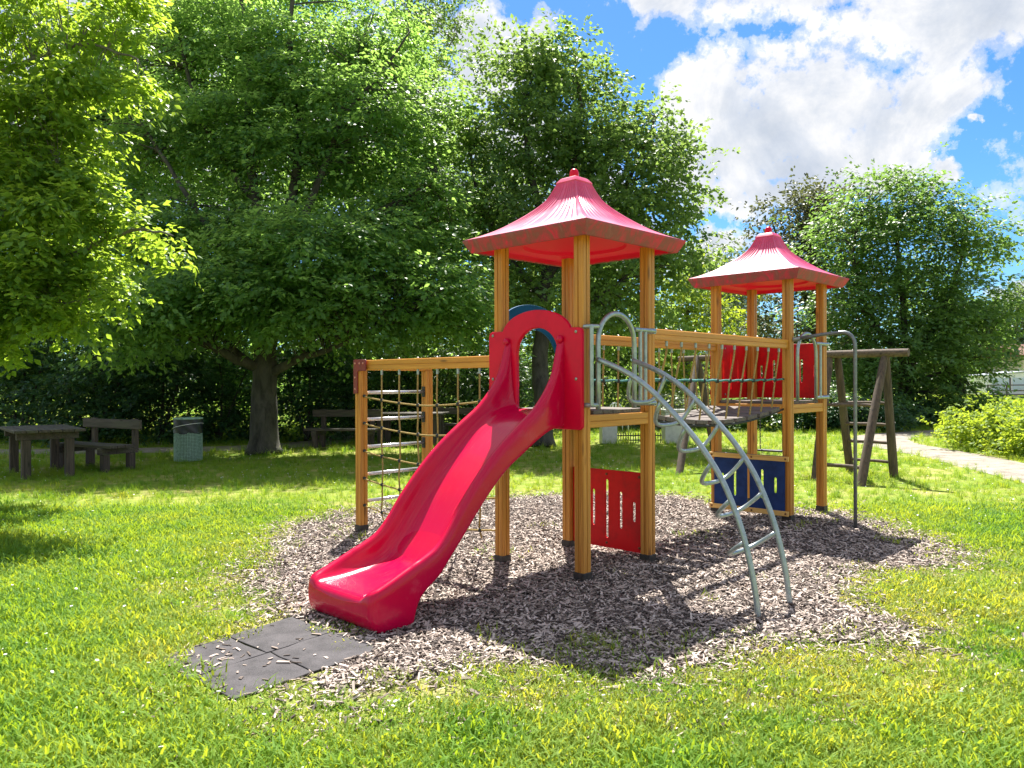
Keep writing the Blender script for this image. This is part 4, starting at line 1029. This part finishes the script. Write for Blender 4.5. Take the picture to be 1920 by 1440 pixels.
# 1. tree off to the left whose branches hang into the frame
def blob(px, py, Y, rx, ry, rz, K): return (P(px, py, Y), (rx, ry, rz), K)
nb_ = []
rb = np.random.default_rng(21)
for pts_, Y, r0 in [([(-120, 60), (60, 40), (200, 50), (298, 70)], 9.9, 95), ([(-100, 140), (80, 130), (220, 150), (312, 185)], 9.7, 70), ([(-100, 10), (90, -40), (230, -10), (290, 20)], 10.1, 90), ([(60, 190), (150, 220), (212, 285)], 9.6, 40),
                    ([(-120, 260), (30, 260), (120, 275), (160, 330)], 9.8, 62), ([(-120, 350), (60, 320), (160, 335), (225, 345)], 9.5, 46), ([(-90, 420), (80, 390), (190, 400), (290, 420), (362, 470)], 9.3, 52),
                    ([(-90, 480), (60, 460), (160, 480), (240, 505)], 9.2, 52), ([(-100, 540), (60, 530), (170, 545), (272, 572)], 9.1, 52), ([(-80, 600), (40, 580), (130, 600), (185, 620)], 9.1, 36), ([(-80, 630), (0, 630), (35, 675)], 9.2, 22)]:
    q = smooth_path([(a - (40 if a > 100 else 15), b_ - (18 if b_ > 500 else 8), 0) for a, b_ in pts_], 4); n = len(q)
    for i, p in enumerate(q):
        x = i / (n - 1); r = r0 * (1 - .88 * x ** 1.6)
        c0 = P(p.x, p.y, Y + rb.uniform(-.3, .3)); rr = r / F_PX * Y
        nb_.append((c0, (rr * 1.0 + .05, rr * 1.3 + .08, rr * .42 + .02), max(1, int(5 * (r / r0) ** 1.3))))
nb_ += [blob(100, 520, 10.9, .8, .8, .3, 14), blob(170, 500, 11.3, .5, .6, .25, 8), blob(-350, 350, 10.9, 2.0, 1.6, 1.8, 40), blob(-200, 150, 10.8, 1.6, 1.4, 1.2, 30)]
tb = np.array((-9.3, 11.2, 0))
def PP(*a): return tuple(P(*a))
tree('overhanging_hornbeam', 'sunlit tree at the left edge with bright branches hanging into view', None, tb,
     [([tuple(tb), (-9.2, 11.1, 2.5), (-9.0, 11.0, 5.5), (-8.8, 10.9, 8.5)], .26, .08), ([(-9.2, 11.1, 2.2), PP(-200, 560, 10.2), PP(-20, 530, 9.7), PP(120, 480, 9.4), PP(250, 430, 9.2), PP(325, 440, 9.1)], .085, .008),
      ([(-9.1, 11.1, 3.2), PP(-250, 340, 10.2), PP(-60, 330, 9.8), PP(110, 310, 9.5)], .08, .012), ([(-9.0, 11, 4.4), PP(-200, 150, 10.3), PP(0, 130, 10), PP(150, 80, 9.9), PP(260, 110, 9.7)], .08, .01),
      ([PP(-60, 535, 9.75), PP(60, 570, 9.4), PP(150, 560, 9.2), PP(220, 560, 9.1)], .03, .006), ([PP(-60, 330, 9.8), PP(20, 400, 9.9), PP(90, 440, 9.5)], .03, .006)],
     nb_, L_NEAR, M_BARK2, 11, 10, 11, .32, .098, .35, True, .14, .008, wide=.30)

# 2. the big maple left of the slide
Yb = 17.5; mbz = G(495, 850)
ml = [([tuple(mbz), PP(494, 770, 17.5), PP(496, 690, 17.5), PP(503, 600, 17.7), PP(508, 470, 18.0)], .34, .19),
      ([PP(508, 470, 18.0), PP(482, 380, 18.6), PP(466, 250, 19.4), PP(470, 90, 20.0), PP(440, -60, 20.5)], .15, .04), ([PP(506, 470, 18.0), PP(545, 390, 18.6), PP(560, 250, 19.3), PP(545, 80, 20.0), PP(560, -80, 20.6)], .16, .04),
      ([PP(506, 520, 17.9), PP(590, 360, 18.3), PP(640, 220, 19.0), PP(680, 80, 19.6)], .12, .03), ([PP(490, 690, 17.5), PP(430, 665, 17.0), PP(345, 625, 16.6), PP(250, 590, 16.2), PP(180, 565, 15.8)], .13, .035),
      ([PP(475, 685, 17.4), PP(425, 640, 17.9), PP(385, 590, 18.3), PP(330, 520, 18.6)], .10, .03), ([PP(505, 700, 17.5), PP(560, 672, 17.2), PP(640, 645, 16.9), PP(740, 600, 16.8)], .12, .03), ([PP(505, 610, 17.7), PP(420, 470, 17.9), PP(330, 330, 18.3), PP(260, 220, 18.8)], .10, .03),
      ([PP(506, 500, 17.9), PP(620, 440, 17.8), PP(740, 380, 18.0), PP(830, 330, 18.2)], .10, .03), ([PP(482, 380, 18.6), PP(400, 260, 19.2), PP(350, 120, 19.8), PP(330, -20, 20.4)], .09, .03), ([PP(640, 220, 19.0), PP(720, 130, 19.4), PP(770, 60, 19.6)], .06, .02)]
mbl = [blob(465, 190, 18.6, 1.5, .7, .9, 24), blob(560, 110, 19.0, 1.4, .6, .9, 22), blob(660, 190, 18.4, 1.2, .6, .8, 18), blob(400, 60, 19.4, 1.3, .6, .8, 18), blob(300, 565, 16.6, 1.9, 1.6, .55, 44), blob(420, 530, 16.8, 1.6, 1.5, .55, 42), blob(560, 560, 16.6, 1.8, 1.5, .6, 50), blob(700, 570, 16.9, 1.6, 1.5, .65, 46), blob(800, 550, 17.6, 1.3, 1.4, .8, 40),
       blob(290, 440, 19.1, 1.9, 1.8, .9, 47), blob(420, 420, 18.5, 1.6, 1.4, .7, 39), blob(600, 470, 17.2, 1.9, 1.5, .8, 62), blob(740, 450, 18.5, 1.6, 1.5, .8, 45), blob(800, 390, 19.1, 1.1, 1.2, .75, 30), blob(850, 600, 17.8, .8, .9, .55, 18),
       blob(270, 260, 20.3, 1.8, 1.6, 1.1, 42), blob(400, 260, 19.5, 1.5, 1.3, .9, 35), blob(560, 300, 19.3, 1.7, 1.4, .9, 42), blob(700, 280, 19.7, 1.6, 1.4, .9, 40), blob(800, 225, 20.3, 1.0, 1.1, .75, 22),
       blob(300, 110, 21.1, 1.8, 1.5, 1.0, 39), blob(440, 110, 20.7, 1.6, 1.4, 1.0, 35), blob(600, 130, 20.5, 1.8, 1.4, 1.0, 40), blob(700, 70, 20.9, 1.3, 1.3, .9, 28), blob(330, -50, 21.7, 2.2, 1.5, 1.0, 34), blob(540, -60, 21.5, 2.4, 1.5, 1.0, 39), blob(230, 610, 15.9, .9, .9, .35, 12)]
tree('spreading_maple', 'large spreading tree with dark trunk and low limbs, left of the slide', None, mbz, ml, mbl, L_BIG, M_BARK, 12, 11, 17, .62, .120, .28, True, .36, .020, wide=.34)

# 3. middle tree behind the nearer tower
b3 = G(1018, 838)
l3 = [([tuple(b3), PP(1020, 760, 19.3), PP(1012, 690, 19.5), PP(1020, 590, 19.8), PP(1030, 470, 20.2)], .26, .17), ([PP(1030, 470, 20.2), PP(1000, 330, 20.6), PP(985, 200, 21.0), PP(1005, 110, 21.3)], .13, .03), ([PP(1030, 470, 20.2), PP(1075, 330, 20.6), PP(1090, 200, 21.0), PP(1080, 120, 21.3)], .13, .03),
      ([PP(1025, 520, 20.0), PP(1130, 420, 20.6), PP(1200, 300, 21.0), PP(1230, 220, 21.3)], .10, .03), ([PP(1022, 560, 19.9), PP(930, 450, 20.2), PP(890, 330, 20.6), PP(880, 230, 21)], .10, .03), ([PP(1022, 600, 19.8), PP(1120, 560, 20.0), PP(1220, 480, 20.4)], .08, .02)]
bl3 = [blob(985, 130, 21.3, 1.0, 1.1, .85, 30), blob(1060, 140, 21.4, 1.1, 1.1, .8, 30), blob(900, 230, 21.0, .9, 1.1, .9, 26), blob(985, 270, 20.8, 1.3, 1.3, 1.0, 40), blob(1100, 250, 21.0, 1.3, 1.3, .9, 40), blob(1190, 230, 21.4, .8, .9, .6, 18), blob(1180, 320, 21.0, 1.2, 1.3, .85, 34), blob(1250, 270, 21.3, .45, .5, .35, 7),
       blob(890, 370, 20.8, .9, 1.2, .9, 24), blob(1000, 420, 20.4, 1.3, 1.4, .9, 36), blob(1110, 410, 20.6, 1.4, 1.4, .9, 38), blob(1220, 400, 21.0, .95, 1.1, .75, 26), blob(1260, 480, 20.8, .65, .8, .5, 14), blob(1170, 520, 20.4, 1.2, 1.3, .7, 28), blob(1050, 560, 20.2, 1.4, 1.3, .6, 26), blob(940, 520, 20.4, 1.1, 1.2, .7, 22), blob(1180, 620, 20.6, 1.2, 1.0, .6, 20), blob(1285, 300, 21.3, .2, .3, .2, 3), blob(1290, 375, 21.2, .25, .3, .2, 4)]
tree('round_crowned_tree', 'tall grey green tree with twisted trunk behind the nearer tower', None, b3, l3, bl3, L_MID, M_BARK, 13, 11, 13, .50, .125, .15, False, .36, .020, wide=.36)

# 4. the pair at the right and the duller one behind
b4 = G(1706, 802)
l4 = [([tuple(b4), PP(1706, 740, 28), PP(1700, 660, 28.2), PP(1690, 540, 28.6), PP(1680, 430, 29)], .19, .06), ([PP(1702, 700, 28.1), PP(1760, 600, 28.4), PP(1800, 500, 28.8), PP(1815, 420, 29)], .12, .03), ([PP(1700, 690, 28.1), PP(1630, 590, 28.4), PP(1600, 480, 28.8), PP(1620, 400, 29)], .12, .03), ([PP(1705, 720, 28), PP(1790, 690, 27.8), PP(1850, 640, 27.8)], .08, .02)]
bl4 = [blob(1660, 375, 29, 1.6, 1.5, 1.0, 36), blob(1760, 385, 29, 1.4, 1.4, .9, 30), blob(1600, 440, 28.8, 1.5, 1.5, 1.1, 36), blob(1700, 470, 28.4, 1.9, 1.5, 1.1, 46), blob(1810, 460, 28.8, 1.3, 1.3, .9, 28), blob(1600, 560, 28.4, 1.6, 1.5, 1.1, 40), blob(1710, 580, 27.8, 1.9, 1.5, 1.1, 50), blob(1810, 570, 28.2, 1.5, 1.4, 1.1, 38), blob(1610, 670, 28.2, 1.4, 1.4, .9, 34), blob(1710, 680, 27.6, 1.7, 1.4, .9, 42), blob(1800, 670, 27.8, 1.3, 1.3, .9, 32), blob(1850, 590, 28.4, .8, .9, .8, 14), blob(1780, 745, 27.0, 1.0, .9, .35, 14), blob(1830, 765, 26.6, .5, .5, .18, 6), blob(1660, 740, 27.6, 1.0, 1.0, .35, 14), blob(1870, 470, 28.8, .4, .5, .3, 4)]
tree('leafy_ash', 'broad mid green tree at right beyond the swing frame', None, b4, l4, bl4, L_RIGHT, M_BARK, 14, 9, 11, .66, .16, .2, True, .46, .022, wide=.33)
b5 = P(1535, 800, 34); b5[2] = 0
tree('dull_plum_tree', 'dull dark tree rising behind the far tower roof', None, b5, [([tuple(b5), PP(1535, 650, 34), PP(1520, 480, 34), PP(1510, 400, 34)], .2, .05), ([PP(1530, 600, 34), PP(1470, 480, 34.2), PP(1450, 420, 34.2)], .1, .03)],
     [blob(1490, 410, 34.2, 1.4, 1.4, 1.0, 34), blob(1545, 410, 34, 1.2, 1.4, 1.1, 30), blob(1470, 500, 34, 1.3, 1.4, 1.3, 34), blob(1550, 520, 34, 1.6, 1.5, 1.4, 40), blob(1470, 620, 34, 1.6, 1.5, 1.3, 36), blob(1560, 640, 34, 1.7, 1.5, 1.3, 36), blob(1500, 730, 34, 1.9, 1.5, 1.0, 30)], L_COPPER, M_BARK, 15, 9, 10, .7, .18, .1, False, .5, .022)
b6 = P(1692, 786, 31.5); b6[2] = 0
tree('slim_dark_tree', 'slim dark trunked tree half hidden behind the leafy ash', None, b6, [([tuple(b6), PP(1692, 700, 31.5), PP(1700, 560, 31.8)], .2, .08)], [blob(1690, 560, 32, 1.8, 1.4, 1.5, 30), blob(1640, 680, 32, 1.8, 1.4, 1.2, 30), blob(1760, 660, 32, 1.7, 1.4, 1.2, 26)], L_WOOD, M_BARK, 16, 8, 10, .7, .18, .2, True, .5, .022)

# 5. tall slim poplar top, willow, others between
b7 = P(790, 800, 38); b7[2] = 0
tree('tall_poplar', 'tall slender poplar showing above the maple against white cloud', None, b7, [([tuple(b7), PP(785, 500, 38), PP(775, 200, 38), PP(768, -80, 38)], .3, .06), ([PP(775, 200, 38), PP(830, 110, 38), PP(860, 60, 38)], .06, .02)],
     [blob(770, 20, 38, 1.0, 1.0, 1.6, 26), blob(830, 60, 38, .9, .9, 1.1, 22), blob(850, 0, 38, .6, .6, .8, 12), blob(790, 130, 38, 1.0, 1.0, 1.2, 24), blob(840, 140, 38, .5, .5, .5, 8), blob(780, 260, 38, 1.6, 1.4, 1.6, 36), blob(790, 420, 38, 2.2, 1.6, 2.0, 44), blob(760, -100, 38, 1.2, 1.0, 1.8, 20)], L_MID, M_BARK2, 17, 8, 10, .6, .17, .1, False, .45, .024)
b8 = P(1345, 780, 46); b8[2] = 0
tree('silver_willow', 'pale silvery willow between the two red roofs', None, b8, [([tuple(b8), PP(1345, 640, 46), PP(1345, 520, 46)], .35, .1)], [blob(1340, 500, 46, 1.6, 1.5, 1.3, 30), blob(1375, 530, 46, 1.5, 1.5, 1.4, 28), blob(1320, 580, 46, 1.9, 1.6, 1.6, 34), blob(1385, 610, 46, 1.9, 1.6, 1.5, 34), blob(1340, 680, 46, 2.6, 1.6, 1.6, 34), blob(1420, 690, 46, 2.0, 1.6, 1.6, 28)], L_PALE, M_BARK2, 18, 9, 10, .8, .2, .5, False, .55, .024)
b9 = P(1290, 790, 30); b9[2] = 0
tree('young_lime', 'fresh green young tree behind the rope bridge', None, b9, [([tuple(b9), PP(1290, 680, 30), PP(1290, 540, 30)], .16, .05)], [blob(1295, 520, 30, .8, .9, .7, 18), blob(1260, 580, 30, 1.1, 1.0, .9, 24), blob(1320, 590, 30, 1.0, 1.0, .9, 22), blob(1280, 670, 30, 1.5, 1.1, 1.0, 28), blob(1230, 700, 30, 1.4, 1.1, 1.0, 24)], L_HEDGE, M_BARK2, 19, 8, 10, .55, .15, .2, False, .42, .02)
GW = 'shaded woodland trees behind the picnic benches'
labs_w = ['dark woodland tree at the far left behind the picnic table', 'dark woodland tree behind the bench and litter bin', 'woodland tree directly behind the big maple trunk', 'woodland tree with lit leaves behind the rope net', 'woodland tree behind the slide, left of the twisted trunk', 'woodland tree right of the twisted trunk behind the tower']
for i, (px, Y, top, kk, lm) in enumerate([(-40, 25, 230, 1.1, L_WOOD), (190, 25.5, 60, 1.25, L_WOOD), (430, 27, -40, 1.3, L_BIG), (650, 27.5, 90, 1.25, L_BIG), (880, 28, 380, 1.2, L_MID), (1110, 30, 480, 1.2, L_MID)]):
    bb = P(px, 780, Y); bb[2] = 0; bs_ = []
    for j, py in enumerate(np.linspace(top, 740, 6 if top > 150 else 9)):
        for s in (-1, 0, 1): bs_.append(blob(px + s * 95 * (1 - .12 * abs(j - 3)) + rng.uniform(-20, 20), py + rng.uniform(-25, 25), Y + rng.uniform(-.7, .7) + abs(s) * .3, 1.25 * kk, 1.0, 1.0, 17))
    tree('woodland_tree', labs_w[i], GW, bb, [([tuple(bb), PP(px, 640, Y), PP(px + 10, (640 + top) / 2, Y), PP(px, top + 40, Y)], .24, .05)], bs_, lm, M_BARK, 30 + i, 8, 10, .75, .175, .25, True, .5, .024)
# shrubs of the understorey
labs_s = ['leafy shrub behind the left picnic table', 'dark shrub behind the bench back', 'dark shrub behind the litter bin', 'dense shrub left of the big maple trunk', 'dense shrub right of the big maple trunk', 'shrub behind the shaded bench', 'lit shrub behind the rope net', 'shrub beside the twisted trunk', 'pale shrub between the two pillars', 'low shrub behind the blue slotted board', 'dark shrub behind the swing frame legs', 'dark low shrub at the foot of the leafy ash', 'low bush right of the ash trunk']
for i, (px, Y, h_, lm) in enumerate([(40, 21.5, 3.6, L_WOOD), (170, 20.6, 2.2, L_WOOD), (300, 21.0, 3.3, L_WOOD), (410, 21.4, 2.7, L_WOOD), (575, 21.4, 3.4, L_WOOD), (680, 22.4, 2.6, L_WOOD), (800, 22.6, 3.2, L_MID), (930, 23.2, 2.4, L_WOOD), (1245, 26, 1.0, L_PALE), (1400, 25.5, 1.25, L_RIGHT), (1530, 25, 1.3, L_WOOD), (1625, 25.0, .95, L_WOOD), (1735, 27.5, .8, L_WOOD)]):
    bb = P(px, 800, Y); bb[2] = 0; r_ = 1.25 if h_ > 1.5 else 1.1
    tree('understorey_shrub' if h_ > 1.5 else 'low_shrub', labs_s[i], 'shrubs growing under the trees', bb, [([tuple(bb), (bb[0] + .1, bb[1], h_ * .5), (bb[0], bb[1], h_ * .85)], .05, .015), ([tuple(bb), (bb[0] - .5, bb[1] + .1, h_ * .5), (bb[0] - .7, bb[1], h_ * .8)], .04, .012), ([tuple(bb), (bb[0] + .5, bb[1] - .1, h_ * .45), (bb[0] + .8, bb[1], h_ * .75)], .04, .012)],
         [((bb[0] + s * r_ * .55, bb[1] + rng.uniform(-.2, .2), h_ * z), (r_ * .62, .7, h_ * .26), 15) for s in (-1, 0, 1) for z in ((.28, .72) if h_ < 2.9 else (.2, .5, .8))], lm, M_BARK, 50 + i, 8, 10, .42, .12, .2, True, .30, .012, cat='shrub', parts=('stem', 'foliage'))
# hedge by the path
hb = np.array((12.2, 16.8, 0)); hbl = []
for x in np.linspace(10.65, 15.8, 8):
    for y in np.linspace(15.0, 19.0, 6):
        if x - 10.65 < .4 and (y > 18.6): continue
        hbl.append(((x + rng.uniform(-.2, .2) + (y - 17) * -.02, y + rng.uniform(-.2, .2), .43 + rng.uniform(-.05, .07)), (.62, .62, .38), 15))
tree('hedge', 'bright yellow green hedge beside the gravel path at right', None, hb, [([(x, y, 0), (x + .1, y, .4), (x, y + .1, .85)], .03, .01) for x in (10.6, 11.6, 12.6, 13.6, 14.6) for y in (15.6, 17.2, 18.6)], hbl, L_HEDGE, M_BARK, 70, 10, 11, .24, .085, .05, False, .2, .010, cat='hedge', parts=('stem', 'foliage'), wide=.36)
# far trees at the right, behind the caravan
for i, (px, top, Y, wd, lab) in enumerate([(1800, 600, 82, 70, 'distant tree left of the white caravan'), (1865, 600, 84, 60, 'distant tree straight behind the white caravan'), (1950, 570, 86, 80, 'distant tree at the right edge above the house eaves')]):
    bb = P(px, 740, Y); bb[2] = 0
    tree('distant_tree', lab, 'distant trees beyond the meadow', bb, [([tuple(bb), PP(px, 690, Y), PP(px, top + 30, Y)], .35, .1)], [blob(px + s * wd * .4 + rng.uniform(-8, 8), py, Y, 2.2, 1.6, 1.8, 16) for py in np.linspace(top, 715, 4) for s in (-1, 0, 1)], L_FAR, M_BARK, 80 + i, 8, 10, 1.2, .32, .1, False, .8, .03)
# far-off wood closing the horizon
rg = np.random.default_rng(99); fb = []
for x in np.linspace(-75, 95, 60):
    hh = rg.uniform(5, 8.5)
    if 45 < x: hh *= .75
    for z in (hh * .25, hh * .65): fb.append(((x + rg.uniform(-1, 1), 98 + rg.uniform(-4, 4), z), (2.6, 2.0, hh * .3), 13))
arr, hubs = grow(rg, fb, None, 8, 9, 1.6, .45, .1, False, 1.0)
o = leaves_mesh('distant_wood', arr[0], arr[1], arr[2], arr[3], arr[4], L_FAR, None, .36); tag(o, 'hazy green belt of trees closing the horizon', None, None, 'stuff')
